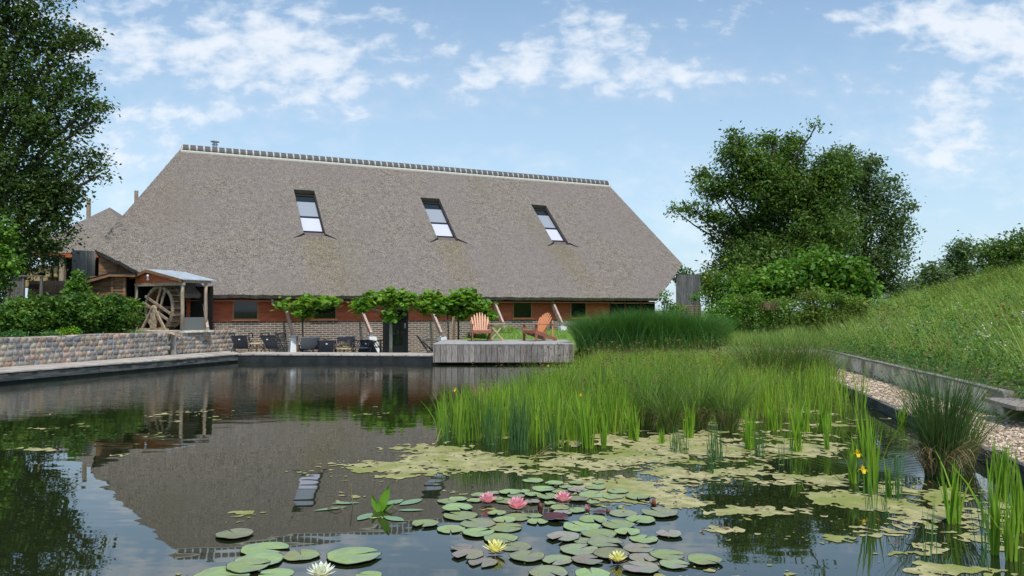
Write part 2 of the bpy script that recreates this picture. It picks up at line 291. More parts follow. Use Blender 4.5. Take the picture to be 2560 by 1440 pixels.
def waterm():
    m = bpy.data.materials.new('pond_water'); m.use_nodes = True; t = m.node_tree; p = bsdf(m); L = t.links
    p.inputs['Base Color'].default_value = (.014, .020, .007, 1); p.inputs['Roughness'].default_value = .015
    p.inputs['IOR'].default_value = 1.95; p.inputs['Specular IOR Level'].default_value = .6
    tcn = N(t, 'ShaderNodeTexCoord'); s = N(t, 'ShaderNodeSeparateXYZ'); L.new(tcn.outputs['Object'], s.inputs[0])
    bn = N(t, 'ShaderNodeTexNoise', i_Scale=.22, i_Detail=2.); L.new(tcn.outputs['Object'], bn.inputs['Vector'])
    far = maprange(t, s.outputs[1], 10.5, 17.5)
    left = maprange(t, s.outputs[0], 0., -4., .35, 1.)
    rip = mth(t, 'MULTIPLY', mth(t, 'MULTIPLY', far, left), maprange(t, bn.outputs[0], .36, .6, .35, 1.))
    # patch stirred up by the outlet in front of the tussock
    dx = mth(t, 'DIVIDE', mth(t, 'SUBTRACT', s.outputs[0], 4.15), 1.0); dy = mth(t, 'DIVIDE', mth(t, 'SUBTRACT', s.outputs[1], 8.9), .9)
    r = mth(t, 'SQRT', mth(t, 'ADD', mth(t, 'MULTIPLY', dx, dx), mth(t, 'MULTIPLY', dy, dy)))
    pat = maprange(t, r, 1.1, .2, 0, 1.)
    mp = N(t, 'ShaderNodeMapping', i_Scale=(1., 2.2, 1)); L.new(tcn.outputs['Object'], mp.inputs[0])
    a = N(t, 'ShaderNodeTexNoise', i_Scale=4.5, i_Detail=3., i_Roughness=.5); L.new(mp.outputs[0], a.inputs['Vector'])
    c = N(t, 'ShaderNodeTexNoise', i_Scale=1.3, i_Detail=1.5); L.new(mp.outputs[0], c.inputs['Vector'])
    w_ = N(t, 'ShaderNodeTexWave', wave_type='RINGS', i_Scale=3.2, i_Distortion=1.2, i_Detail=2.); mpw = N(t, 'ShaderNodeMapping', i_Location=(-4.6, -9.1, 0)); L.new(tcn.outputs['Object'], mpw.inputs[0]); L.new(mpw.outputs[0], w_.inputs['Vector'])
    w_.rings_direction = 'Z'
    hgt = mth(t, 'ADD', mth(t, 'MULTIPLY', mth(t, 'MULTIPLY', a.outputs[0], rip), .0065), mth(t, 'MULTIPLY', c.outputs[0], .0022))
    hgt = mth(t, 'ADD', hgt, mth(t, 'MULTIPLY', mth(t, 'MULTIPLY', w_.outputs['Fac'], pat), .0035))
    bu = N(t, 'ShaderNodeBump', i_Strength=1., i_Distance=1.); L.new(hgt, bu.inputs['Height']); L.new(bu.outputs[0], p.inputs['Normal'])
    return m
mt['water'] = waterm()

# ------------------------------------------------------------------ mesh helpers
def tag(o, label=None, cat=None, group=None, kind=None):
    if label: o['label'] = label
    if cat: o['category'] = cat
    if group: o['group'] = group
    if kind: o['kind'] = kind
    return o
def thing(name, label, cat, loc=(0, 0, 0), rz=0., group=None, kind=None):
    o = bpy.data.objects.new(name, None); C.objects.link(o); o.location = loc; o.rotation_euler = (0, 0, rz); o.empty_display_size = .2
    return tag(o, label, cat, group, kind)
def link_mesh(name, me, m, parent=None, wloc=None, smooth=False):
    o = bpy.data.objects.new(name, me); C.objects.link(o)
    if m is not None: me.materials.append(m)
    if smooth: me.polygons.foreach_set('use_smooth', [True] * len(me.polygons))
    if parent is not None:
        o.parent = parent
    if wloc is not None: o.location = wloc
    return o
def np_obj(name, V, Q, m, parent=None, base=None, smooth=False):
    """V (n,3) world coordinates, Q (k,3|4) faces; base = origin the mesh is expressed in."""
    V = np.asarray(V, dtype=np.float32); Q = np.asarray(Q, dtype=np.int32)
    if base is not None: V = V - np.array(base, dtype=np.float32)
    me = bpy.data.meshes.new(name); k = Q.shape[1]
    me.vertices.add(len(V)); me.vertices.foreach_set('co', V.ravel())
    me.loops.add(Q.size); me.loops.foreach_set('vertex_index', Q.ravel())
    me.polygons.add(len(Q)); me.polygons.foreach_set('loop_start', np.arange(0, Q.size, k, dtype=np.int32))
    me.update(calc_edges=True); me.validate()
    o = link_mesh(name, me, m, parent, None, smooth)
    if base is not None and parent is None: o.location = base
    return o
class MB:
    def __init__(s): s.v = []; s.f = []
    def add(s, vs, fs):
        k = len(s.v); s.v += [tuple(p) for p in vs]; s.f += [tuple(i + k for i in f) for f in fs]; return s
    def box(s, c, d, rz=0., rx=0., ry=0.):
        m = Matrix.Translation(Vector(c)) @ Matrix.Rotation(rz, 4, 'Z') @ Matrix.Rotation(ry, 4, 'Y') @ Matrix.Rotation(rx, 4, 'X')
        vs = [m @ Vector((x * d[0] / 2, y * d[1] / 2, z * d[2] / 2)) for x in (-1, 1) for y in (-1, 1) for z in (-1, 1)]
        return s.add(vs, [(0, 1, 3, 2), (4, 6, 7, 5), (0, 4, 5, 1), (2, 3, 7, 6), (0, 2, 6, 4), (1, 5, 7, 3)])
    def bar(s, p, q, w, h, up=(0, 0, 1)):
        p = Vector(p); q = Vector(q); d = (q - p).normalized(); up = Vector(up)
        if abs(d.dot(up)) > .99: up = Vector((0, 1, 0))
        x = d.cross(up).normalized(); z = x.cross(d).normalized()
        vs = [b + x * (i * w / 2) + z * (j * h / 2) for b in (p, q) for i, j in ((-1, -1), (1, -1), (1, 1), (-1, 1))]
        return s.add(vs, [(3, 2, 1, 0), (4, 5, 6, 7), (0, 1, 5, 4), (1, 2, 6, 5), (2, 3, 7, 6), (3, 0, 4, 7)])
    def tube(s, pts, rad, n=8):
        pts = [Vector(p) for p in pts]
        if not hasattr(rad, '__len__'): rad = [rad] * len(pts)
        rings = []
        for i, p in enumerate(pts):
            d = (pts[min(i + 1, len(pts) - 1)] - pts[max(i - 1, 0)]).normalized()
            a = d.cross(Vector((0, 0, 1)) if abs(d.z) < .9 else Vector((1, 0, 0))).normalized(); b = d.cross(a).normalized()
            rings.append([p + (a * math.cos(2 * math.pi * k / n) + b * math.sin(2 * math.pi * k / n)) * rad[i] for k in range(n)])
        vs = [v for r in rings for v in r]; fs = []
        for i in range(len(pts) - 1):
            for k in range(n):
                fs.append((i * n + k, i * n + (k + 1) % n, (i + 1) * n + (k + 1) % n, (i + 1) * n + k))
        fs.append(tuple(range(n))[::-1]); fs.append(tuple((len(pts) - 1) * n + k for k in range(n)))
        return s.add(vs, fs)
    def lathe(s, c, prof, n=16):
        c = Vector(c); vs = []; fs = []
        for r, z in prof:
            vs += [c + Vector((r * math.cos(2 * math.pi * k / n), r * math.sin(2 * math.pi * k / n), z)) for k in range(n)]
        for i in range(len(prof) - 1):
            for k in range(n): fs.append((i * n + k, i * n + (k + 1) % n, (i + 1) * n + (k + 1) % n, (i + 1) * n + k))
        fs.append(tuple(range(n))[::-1]); fs.append(tuple((len(prof) - 1) * n + k for k in range(n)))
        return s.add(vs, fs)
    def prism(s, poly, vec):
        n = len(poly); vec = Vector(vec); a = [Vector(p) for p in poly]; b = [p + vec for p in a]
        return s.add(a + b, [tuple(range(n))[::-1], tuple(range(n, 2 * n))] + [(i, (i + 1) % n, n + (i + 1) % n, n + i) for i in range(n)])
    def build(s, name, m, parent=None, loc=None, bevel=0., smooth=False):
        me = bpy.data.meshes.new(name); me.from_pydata([tuple(v) for v in s.v], [], s.f)
        bm = bmesh.new(); bm.from_mesh(me); bmesh.ops.recalc_face_normals(bm, faces=bm.faces); bm.to_mesh(me); bm.free()
        o = link_mesh(name, me, m, parent, loc, smooth)
        if bevel:
            b = o.modifiers.new('bevel', 'BEVEL'); b.width = bevel; b.segments = 2; b.limit_method = 'ANGLE'
        return o
def copy_tree(o, parent=None):
    c = o.copy(); C.objects.link(c)
    if parent is not None: c.parent = parent
    for ch in list(o.children): copy_tree(ch, c)
    return c
rng = np.random.default_rng(11)

# blades of grass, sedge, iris: each a tapered strip
def blades(base, h, wd, az, lean, curve, droop=0., segs=4, face=None):
    base = np.asarray(base, float); n = len(base)
    h, wd, az, lean, curve, droop = [np.broadcast_to(np.asarray(x, float), (n,)) for x in (h, wd, az, lean, curve, droop)]
    if face is None: face = rng.uniform(0, np.pi, n)
    t = np.linspace(0, 1, segs + 1)[None, :]
    off = h[:, None] * (lean[:, None] * t + curve[:, None] * t ** 2.2)
    z = h[:, None] * (t - droop[:, None] * t ** 3)
    cx = base[:, 0:1] + off * np.cos(az)[:, None]; cy = base[:, 1:2] + off * np.sin(az)[:, None]; cz = base[:, 2:3] + z
    wt = wd[:, None] * .5 * np.clip((1 - t ** 2.2) * (.55 + .9 * t * (1.2 - t)), .02, 1.2)
    fx = np.cos(face)[:, None] * wt; fy = np.sin(face)[:, None] * wt
    V = np.stack([np.stack([cx - fx, cy - fy, cz], -1), np.stack([cx + fx, cy + fy, cz], -1)], 2)  # n,seg+1,2,3
    k = 2 * (segs + 1); V = V.reshape(-1, 3)
    q = []
    for i in range(segs): q.append([2 * i, 2 * i + 1, 2 * i + 3, 2 * i + 2])
    Q = (np.arange(n)[:, None, None] * k + np.array(q)[None]).reshape(-1, 4)
    return V, Q
def cat(parts):
    Vs, Qs, k = [], [], 0
    for V, Q in parts: Vs.append(V); Qs.append(Q + k); k += len(V)
    return np.concatenate(Vs), np.concatenate(Qs)
def leaves(cen, size, droop=.3, aspect=.55, up=.5):
    n = len(cen); size = np.broadcast_to(size, (n,)) * rng.uniform(.65, 1.35, n)
    nrm = rng.normal(size=(n, 3)); nrm[:, 2] = np.abs(nrm[:, 2]) + up; nrm /= np.linalg.norm(nrm, axis=1, keepdims=True)
    a = rng.normal(size=(n, 3)); a[:, 2] -= droop; a -= (a * nrm).sum(1, keepdims=True) * nrm; a /= np.linalg.norm(a, axis=1, keepdims=True)
    b = np.cross(nrm, a); s = size[:, None]
    V = np.stack([cen - a * s * .5, cen + b * s * .5 * aspect + nrm * s * .07, cen + a * s * .5, cen - b * s * .5 * aspect + nrm * s * .07], 1).reshape(-1, 3)
    return V, np.arange(4 * n).reshape(n, 4)
def sample_blobs(bl, n, shell=.45):
    """bl: list of (center Vector, rx, ry, rz) -> n points, denser to the outside"""
    vol = np.array([b[1] * b[2] * b[3] for b in bl]) ** .75; idx = rng.choice(len(bl), n, p=vol / vol.sum())
    d = rng.normal(size=(n, 3)); d /= np.linalg.norm(d, axis=1, keepdims=True); r = rng.uniform(0, 1, n) ** shell
    c = np.array([tuple(b[0]) for b in bl])[idx]; s = np.array([b[1:4] for b in bl])[idx]
    return c + d * r[:, None] * s, idx
def px_blobs(lst, Yd):
    out = []
    for e in lst:
        px, py, rx, ry = e[:4]; Y = e[4] if len(e) > 4 else Yd; k = Y / F
        out.append((atY(px, py, Y), rx * k, (e[5] if len(e) > 5 else max(rx, ry) * .85) * (k if len(e) <= 5 else 1), ry * k))
    return out
def crown(name, bl, nclump, per, size, spread, m, parent=None, base=None, droop=.3, aspect=.55, shell=.45, up=.5, flat=.7):
    cc, _ = sample_blobs(bl, nclump, shell)
    p = np.repeat(cc, per, 0) + rng.normal(size=(nclump * per, 3)) * np.array([spread, spread, spread * flat])
    V, Q = leaves(p, size, droop, aspect, up)
    return np_obj(name, V, Q, m, parent, base), cc
def limbs(mb, start, targets, r0, r1, wob=.3):
    for t in targets:
        t = Vector(t); s = Vector(start); L = (t - s).length; pts = []
        for i in range(6):
            a = i / 5; p = s.lerp(t, a); p.z += math.sin(a * math.pi) * L * .06
            if 0 < i < 5: p += Vector((random.gauss(0, 1), random.gauss(0, 1), random.gauss(0, 1))) * wob * L * .05
            pts.append(p)
        mb.tube(pts, [r0 + (r1 - r0) * i / 5 for i in range(6)], 6)
def tree(name, label, catg, base, top, bl, nclump, per, size, spread, m, tr=.18, group=None, bark='bark', nt_=40, **kw):
    root = thing(name, label, catg, base, 0, group)
    _, cc = crown('crown', bl, nclump, per, size, spread, m, root, base, **kw)
    mb = MB(); b = Vector(base); t = Vector(top); pts = []
    for i in range(7):
        a = i / 6; p = b.lerp(t, a)
        if 0 < i < 6: p += Vector((random.gauss(0, .1), random.gauss(0, .1), 0)) * (t - b).length * .08
        pts.append(p)
    mb.tube(pts, [tr * (1.25 if i == 0 else 1 - .75 * i / 6) for i in range(7)], 10)
    cs = [x[0] for x in bl]
    for c in cs:
        a = min(.9, max(.25, (c.z - b.z) / max(.1, (t.z - b.z)) - .35)); st = pts[int(a * 6)]
        limbs(mb, st, [c], tr * .35, tr * .12)
    for i in rng.choice(len(cc), min(nt_, len(cc)), replace=False):
        p = Vector(cc[i]); c = min(cs, key=lambda q: (q - p).length)
        limbs(mb, c.lerp(pts[3], .1), [p], tr * .13, tr * .03, .5)
    for v in range(len(mb.v)): mb.v[v] = tuple(Vector(mb.v[v]) - b)
    mb.build('trunk', mt[bark], root, smooth=True)
    return root
def bush(name, label, bl, nclump, per, size, spread, m, group=None, base=None, stems=6, kind=None, catg=None, **kw):
    catg = catg or (name.split('_')[-1] if name.count('_') else name)
    if base is None:
        b0 = min(bl, key=lambda q: q[0].z - q[3]); base = (b0[0].x, b0[0].y, b0[0].z - b0[3])
    root = thing(name, label, catg, base, 0, group, kind)
    crown('foliage', bl, nclump, per, size, spread, m, root, base, **kw)
    if stems:
        mb = MB()
        for x in bl:
            for k in range(stems):
                c = x[0]; s = Vector((c.x + random.uniform(-.3, .3) * x[1], c.y + random.uniform(-.3, .3) * x[2], base[2] - .05))
                e = c + Vector((random.uniform(-.6, .6) * x[1], random.uniform(-.6, .6) * x[2], random.uniform(0, .7) * x[3]))
                mb.tube([s - Vector(base), s.lerp(e, .5) + Vector((random.gauss(0, .05), 0, .05)) - Vector(base), e - Vector(base)], [.03, .018, .006], 5)
        mb.build('stems', mt['bark'], root)
    return root
#@@SETTING
# ------------------------------------------------------------------ building frame and plan
BT = Vector((.8997, .4365, 0)); BN = Vector((-.4365, .8997, 0)); B0 = Vector((-9.76, 28.0, 0)); BROT = math.atan2(.4365, .8997)
def toL(p): d = Vector(p) - B0; return Vector((d.dot(BT), d.dot(BN), d.z))
def toW(s, y, z): return B0 + BT * s + BN * y + Vector((0, 0, z))
def hitL(px, py, y0=0.):                    # where a sight line meets the vertical plane y = y0 of the house frame
    d = ray(px, py); o = Vector((0, 0, CH)) - B0
    k = (y0 - o.dot(BN)) / d.dot(BN); p = o + d * k; return (p.dot(BT), p.z)
EAV = 2.25; RDG = 8.65; YE = -.5; YR = 6.5; SL = (RDG - EAV) / (YR - YE)
def hitR(px, py):                           # ... the front roof plane
    d = ray(px, py); o = Vector((0, 0, CH)) - B0
    oy, oz, dy, dz = o.dot(BN), o.z, d.dot(BN), d.z
    k = (EAV + SL * (oy - YE) - oz) / (dz - SL * dy); p = o + d * k; return Vector((p.dot(BT), p.dot(BN), p.z))
POND = np.array([(-15.9, 8.0), (-12.3, 18.0), (-9.5, 26.2), (-8.6, 26.1), (-2.3, 25.6), (-2.2, 26.9), (2.2, 26.9), (2.4, 24.6), (8.6, 24.0), (7.3, 17.4), (5.3, 7.8), (4.5, 3.6), (3.0, 1.3), (-15.9, 1.3)])
def inpoly(X, Y, P):
    ins = np.zeros(X.shape, bool); n = len(P)
    for i in range(n):
        x1, y1 = P[i]; x2, y2 = P[(i + 1) % n]
        c = ((y1 > Y) != (y2 > Y)); xi = (x2 - x1) * (Y - y1) / (y2 - y1 + 1e-9) + x1
        ins ^= c & (X < xi)
    return ins
def sst(a, b, x): t = np.clip((x - a) / (b - a), 0, 1); return t * t * (3 - 2 * t)
def wallx(Y): return 7.1 + .181 * (Y - 10.8)            # concrete wall on the right
def edgex(Y): return 5.1 + .208 * (Y - 7.8)             # pond edge on the right
def stonex(Y): return -12.8 + (Y - 19.5) * .3537        # stone wall on the left
def height(X, Y):
    X = np.asarray(X, float); Y = np.asarray(Y, float)
    h = np.full(X.shape, .10)
    dx, dy = X - B0.x, Y - B0.y; s = dx * BT.x + dy * BT.y; yl = dx * BN.x + dy * BN.y
    # terrace in front of the house, then the lawn bank to the right of it
    h = np.where((Y > 24.6) & (X > -9.6), .03 + (.55 + .30 * sst(-6, 0, yl)) * sst(-2.9, -1.9, X - .28 * (Y - 27)) * sst(25.5, 27.6, Y), h)
    far = sst(24.9, 25.6, Y) * sst(6.4, 8.4, X); h = np.where(X > 2.2, np.where(Y > 24.7, np.maximum(h, .48 + .25 * far), h), h)
    # plateau on the left
    h = np.where((X < stonex(Y) - .4) & (Y < 27.9), 1.0, h); h = np.where((Y >= 27.9) & (X < -10.9) & (yl < 13), 1.0, h)
    h = np.where((s > -2) & (s < 19) & (yl > -.3) & (yl < 12), .0, h)
    h = np.where(yl >= 12, .9, h)
    # right: gravel strip then the mound
    d = X - wallx(Y); wl = (Y < 24.4)
    h = np.where((X > edgex(Y) - .05) & wl & (d < .1), .10, h)
    fade = 1 - .55 * sst(20, 48, Y)
    md = .46 + (.55 * sst(-.4, 3.4, d) + 2.2 * sst(1.8, 11, d) * fade) * sst(-4, 6, Y)
    h = np.where((d > .1) & ((Y < 24.6) | (X > 9.4)), np.maximum(md, .45), h)
    h = np.where((Y > 24.6) & (X > 6.5) & (X <= 9.4), .55, h)
    return h
def axis(lo, hi, dlo, dhi, st, far):
    a = list(np.arange(dlo, dhi + .001, st)); x = dlo; k = st
    while x > lo: k *= 1.35; x -= k; a.insert(0, x)
    x = dhi; k = st
    while x < hi: k *= 1.35; x += k; a.append(x)
    return np.array(a)
gx = axis(-1800, 1800, -18, 24, .22, 0); gy = axis(-600, 2500, 0, 42, .22, 0)
GX, GY = np.meshgrid(gx, gy); H = height(GX, GY)
H = np.where(GY > 70, .8, H); ip = inpoly(GX, GY, POND); H[ip] = -1.1
nx, ny = len(gx), len(gy); idx = np.arange(nx * ny).reshape(ny, nx)
Q = np.stack([idx[:-1, :-1], idx[:-1, 1:], idx[1:, 1:], idx[1:, :-1]], -1).reshape(-1, 4)
g = np_obj('ground', np.stack([GX, GY, H], -1).reshape(-1, 3), Q, mt['ground'], smooth=False); tag(g, kind='structure')
wp = MB(); wp.add([(x, y, 0) for x, y in ((-15.5, 1.2), (4.5, 1.2), (8.6, 24.6), (8.6, 26.3), (-9.6, 26.3))], [(0, 1, 2, 3, 4)])
o = wp.build('pond_water', mt['water']); tag(o, kind='structure')
def hgt(x, y): return float(height(np.array([x]), np.array([y]))[0])

# terrace paving and lawn as sheets
def sheet(name, poly, m, dz=.02, step=.25, base=0.):
    P = np.array(poly); xs = np.arange(P[:, 0].min(), P[:, 0].max(), step); ys = np.arange(P[:, 1].min(), P[:, 1].max(), step)
    X, Y = np.meshgrid(xs, ys); k = inpoly(X + step / 2, Y + step / 2, P); i = np.arange(X.size).reshape(X.shape)
    q = [(i[a, b], i[a, b + 1], i[a + 1, b + 1], i[a + 1, b]) for a in range(X.shape[0] - 1) for b in range(X.shape[1] - 1) if k[a, b]]
    o = np_obj(name, np.stack([X, Y, height(X, Y) + dz], -1).reshape(-1, 3), np.array(q), m); return tag(o, kind='structure')
sheet('terrace_paving', [(-10, 26.6), (-2.6, 26.6), (-2.2, 31.6), (-9.9, 27.9)], mt['paving'], .012)
sheet('lawn', [(-2.6, 26.8), (6.5, 25.6), (11, 37.5), (-3.2, 31.1)], mt['lawn'], .02)
# gravel strip
sheet('gravel_path', [(edgex(2.) + .17, 2.), (wallx(2.) + .05, 2.), (wallx(24.1) + .05, 24.1), (edgex(24.1) + .17, 24.1)], mt['gravel'], .012, .1)
def pebbles(name, P, size, m, jz=.015):
    n = len(P); oc = np.array([(1, 0, 0), (-1, 0, 0), (0, 1, 0), (0, -1, 0), (0, 0, 1), (0, 0, -1)], float)
    oc = np.concatenate([oc, np.array([(a, b, c) for a in (-.62, .62) for b in (-.62, .62) for c in (-.62, .62)])])
    T = []
    cor = {(a, b, c): 6 + 4 * i + 2 * j + k for i, a in enumerate((-1, 1)) for j, b in enumerate((-1, 1)) for k, c in enumerate((-1, 1))}
    for ax, (f0, f1) in enumerate(((1, 0), (3, 2), (5, 4))):
        for sg, f in ((-1, f0), (1, f1)):
            o1, o2 = [q for q in range(3) if q != ax]; ring = []
            for u, v in ((-1, -1), (1, -1), (1, 1), (-1, 1)):
                k = [0, 0, 0]; k[ax] = sg; k[o1] = u; k[o2] = v; ring.append(cor[tuple(k)])
            for q in range(4): T.append((f, ring[q], ring[(q + 1) % 4]))
    s = size * rng.uniform(.5, 1.3, (n, 1, 1)) * np.array([1, .75, .5]) * rng.uniform(.7, 1.3, (n, 1, 3)); a = rng.uniform(0, 6.28, n)
    V = oc[None] * s; ca, sa = np.cos(a)[:, None], np.sin(a)[:, None]
    V = np.stack([V[..., 0] * ca - V[..., 1] * sa, V[..., 0] * sa + V[..., 1] * ca, V[..., 2]], -1) + P[:, None, :]
    V[..., 2] += rng.uniform(0, jz, n)[:, None]
    Qf = (np.arange(n)[:, None, None] * 14 + np.array(T)[None]).reshape(-1, 3)
    return np_obj(name, V.reshape(-1, 3), Qf, m, smooth=True)
yy_ = 24 - 18 * np.sqrt(rng.uniform(0, 1, 16000)); xx_ = edgex(yy_) + .1 + rng.uniform(0, 1, 16000) * (wallx(yy_) - edgex(yy_) - .1)
o = pebbles('gravel_stones', np.stack([xx_, yy_, np.full(16000, .115)], -1), .028, mt['pebble'], .03); tag(o, 'pale gravel stones spread along the pond beside the concrete wall', 'gravel', kind='stuff')

# ------------------------------------------------------------------ pond edges
def planks_along(mb, p0, p1, wid, side, gap=.006, bw=.14, th=.03, z=.28, over=.0):
    p0, p1 = Vector(p0), Vector(p1); d = (p1 - p0); L = d.length; d.normalize(); n = Vector((-d.y, d.x, 0)) * side; k = int(L / bw)
    for i in range(k):
        a = p0 + d * (i * bw + gap); b = p0 + d * ((i + 1) * bw - gap); dz = random.uniform(-.003, .003); ex = random.uniform(-.012, .012)
        q = [a - n * (over + ex), b - n * (over + ex), b + n * wid, a + n * wid]
        mb.prism([(v.x, v.y, z - th + dz) for v in q], (0, 0, th))
# left boardwalk: boards, edge board, liner
EL = [Vector((-15.36, 8, 0)), Vector((-11.8, 18, 0)), Vector((-9.0, 25.7, 0))]
bwk = thing('boardwalk', 'weathered pale timber boardwalk along the left side of the pond', 'boardwalk', (-11.8, 18, 0))
def boards_long(mb, pts_in, pts_out, n, L, th, z):
    """long planks laid along the path, n side by side"""
    for j in range(n):
        a0, a1 = j / n, (j + 1) / n - .012
        for i in range(len(pts_in) - 1):
            I0, I1, O0, O1 = pts_in[i], pts_in[i + 1], pts_out[i], pts_out[i + 1]
            le = (I1 - I0).length; m = max(1, int(le / L)); off = (j * .37) % 1
            cuts = sorted(set([0.] + [min(1, max(0, (k + off) / m)) for k in range(m)] + [1.]))
            for c0, c1 in zip(cuts[:-1], cuts[1:]):
                if c1 - c0 < .01: continue
                e = .003 / le; q = [I0.lerp(I1, c0 + e).lerp(O0.lerp(O1, c0 + e), a0), I0.lerp(I1, c1 - e).lerp(O0.lerp(O1, c1 - e), a0),
                     I0.lerp(I1, c1 - e).lerp(O0.lerp(O1, c1 - e), a1), I0.lerp(I1, c0 + e).lerp(O0.lerp(O1, c0 + e), a1)]
                zz = z - th + random.uniform(-.002, .003); mb.prism([(v.x, v.y, zz) for v in q], (0, 0, th))
mb = MB()
inn = [Vector((-15.36, 8, 0)), Vector((-11.8, 18, 0)), Vector((-8.95, 25.75, 0))]; out = [Vector((-17.2, 8, 0)), Vector((stonex(18.) + .0, 18, 0)), Vector((-9.9, 27.6, 0))]
def tran(o_, c): o_.location = (0, 0, 0); return o_
for a, b, c, d in ((inn[0], inn[1], out[0], out[1]), (inn[1], inn[2], out[1], out[2])):
    L = (b - a).length; k = int(L / .15)
    for i in range(k):
        t0 = (i + .03) / k; t1 = (i + .97) / k; ex = random.uniform(.03, .06); q = []
        for t, w_ in ((t0, 0), (t1, 0), (t1, 1), (t0, 1)):
            I = a.lerp(b, t); O = c.lerp(d, t); dd = (O - I).normalized(); q.append((I - dd * ex) if w_ == 0 else O)
        zz = .25 + random.uniform(-.003, .003); mb.prism([(v.x, v.y, zz) for v in q], (0, 0, .03))
base = Vector((-11.8, 18, 0)); mb.v = [tuple(Vector(v) - base) for v in mb.v]; mb.build('deck_boards', mt['wood_deck'], bwk)
mb = MB()
for a, b in ((EL[0], EL[1]), (EL[1], EL[2])):
    L = (b - a).length; k = int(L / 2.4)
    for i in range(k): mb.bar(a.lerp(b, i / k) - base + Vector((0, 0, .145)), a.lerp(b, (i + 1) / k - .002) - base + Vector((0, 0, .145)), .05, .16)
mb.build('edge_board', mt['kerb'], bwk)
mb = MB()
for a, b in ((EL[0], EL[1]), (EL[1], EL[2])): mb.bar(a - base + Vector((-.05, 0, -.4)), b - base + Vector((-.05, 0, -.4)), .04, 1.0)
mb.build('pond_liner', mt['liner'], bwk)
# far boardwalk
BE = [Vector((-9.0, 25.62, 0)), Vector((-2.35, 24.95, 0))]
fb = thing('boardwalk', 'narrow pale boardwalk across the far end of the pond before the terrace chairs', 'boardwalk', tuple(BE[0]))
mb = MB(); a, b = BE[0] + Vector((-.1, .02, 0)), BE[1]; dd = (b - a).normalized(); nn = Vector((-dd.y, dd.x, 0))
for j in range(8):
    o0, o1 = j * .145, j * .145 + .138; k = 4; off = (j % 2) * .5 / k
    cuts = [0] + [min(1, i / k + off) for i in range(1 if off == 0 else 0, k)] + [1]
    for c0, c1 in zip(cuts[:-1], cuts[1:]):
        if c1 - c0 < .02: continue
        q = [a.lerp(b, c0) + nn * o0, a.lerp(b, c1 - .0008) + nn * o0, a.lerp(b, c1 - .0008) + nn * o1, a.lerp(b, c0) + nn * o1]
        mb.prism([tuple(v - BE[0] + Vector((0, 0, .235))) for v in q], (0, 0, .045))
mb.build('deck_boards', mt['wood_deck'], fb)
mb = MB(); mb.bar(a - BE[0] + nn * .06 + Vector((0, 0, -.4)), b - BE[0] + nn * .06 + Vector((0, 0, -.4)), .08, 1.24); mb.build('pond_liner', mt['liner'], fb)
mb = MB(); mb.bar(a - BE[0] + nn * 1.1 + Vector((0, 0, .1)), b - BE[0] + nn * 1.1 + Vector((0, 0, .1)), .05, .26); mb.build('edge_board', mt['kerb'], fb)
for i in range(16):
    mb = MB(); p = a.lerp(b, (i + .5) / 16) - BE[0] - nn * .002 + Vector((0, 0, .258)); mb.box(p, (.03, .008, .022)); mb.build('bolt_head', mt['darkmetal'], fb)
# right pond edge board
eb = thing('edge_board', 'dark timber board edging the pond beside the gravel strip', 'edging', (edgex(7.8), 7.8, 0))
mb = MB(); ys = [2.0, 4.4, 6.8, 9.2, 11.6, 14., 16.4, 18.8, 21.2, 23.9]
for y0, y1 in zip(ys[:-1], ys[1:]): mb.bar((edgex(y0) - edgex(7.8), y0 - 7.8, .03), (edgex(y1 - .01) - edgex(7.8), y1 - .01 - 7.8, .03), .06, .26)
mb.build('board', mt['kerb'], eb)
mb = MB(); mb.bar((edgex(2.) - edgex(7.8) + .06, 2 - 7.8, -.5), (edgex(23.9) - edgex(7.8) + .06, 23.9 - 7.8, -.5), .04, 1.1); mb.build('pond_liner', mt['liner'], eb)

# ------------------------------------------------------------------ concrete retaining wall
cw = thing('retaining_wall', 'pale board-marked concrete retaining wall between the gravel strip and grassy bank', 'wall', (wallx(10.8), 10.8, .1))
bz = Vector((wallx(10.8), 10.8, .1))
def wallrun(mb, cap, p, q, pw, z0=-.1, z1=.40, th=.12):
    p, q = Vector(p), Vector(q); L = (q - p).length; k = max(1, round(L / pw))
    for i in range(k):
        a, b = p.lerp(q, i / k), p.lerp(q, (i + 1) / k); g_ = (b - a).normalized() * .006; dz = random.uniform(-.008, .008)
        mb.bar(a + g_ + Vector((0, 0, (z0 + z1) / 2 + dz)) - bz + Vector((0, 0, .1)), b - g_ + Vector((0, 0, (z0 + z1) / 2 + dz)) - bz + Vector((0, 0, .1)), th, z1 - z0)
        cap.bar(a + g_ + Vector((0, 0, z1 + .015 + dz)) - bz + Vector((0, 0, .1)), b - g_ + Vector((0, 0, z1 + .015 + dz)) - bz + Vector((0, 0, .1)), th + .03, .035)
mb, cp = MB(), MB(); wallrun(mb, cp, (wallx(3), 3, 0), (wallx(10.25), 10.25, 0), .9); wallrun(mb, cp, (wallx(11.35), 11.35, 0), (wallx(24.3), 24.3, 0), .9)
wallrun(mb, cp, (wallx(24.3) + .0, 24.45, 0), (6.5, 24.9, 0), .9, -.3, .41)
mb.build('concrete_panels', mt['concrete'], cw, bevel=.006); cp.build('coping', mat('coping_concrete', (.20, .19, .17), (.30, .28, .25), scale=8, rough=.95), cw)
mb = MB(); c0 = Vector((wallx(10.25), 10.25, .1)); c1 = Vector((wallx(11.35), 11.35, .1))
mb.bar(c0 + Vector((.30, 0, .15)) - bz, c1 + Vector((.30, 0, .15)) - bz, .05, .5); mb.build('recess', mt['wood_grey'], cw)
mb = MB(); mb.bar(c0 + Vector((-.06, -.0, .31)) - bz, c1 + Vector((-.06, 0, .31)) - bz, .62, .05); mb.build('bench_board', mt['wood_grey'], cw)

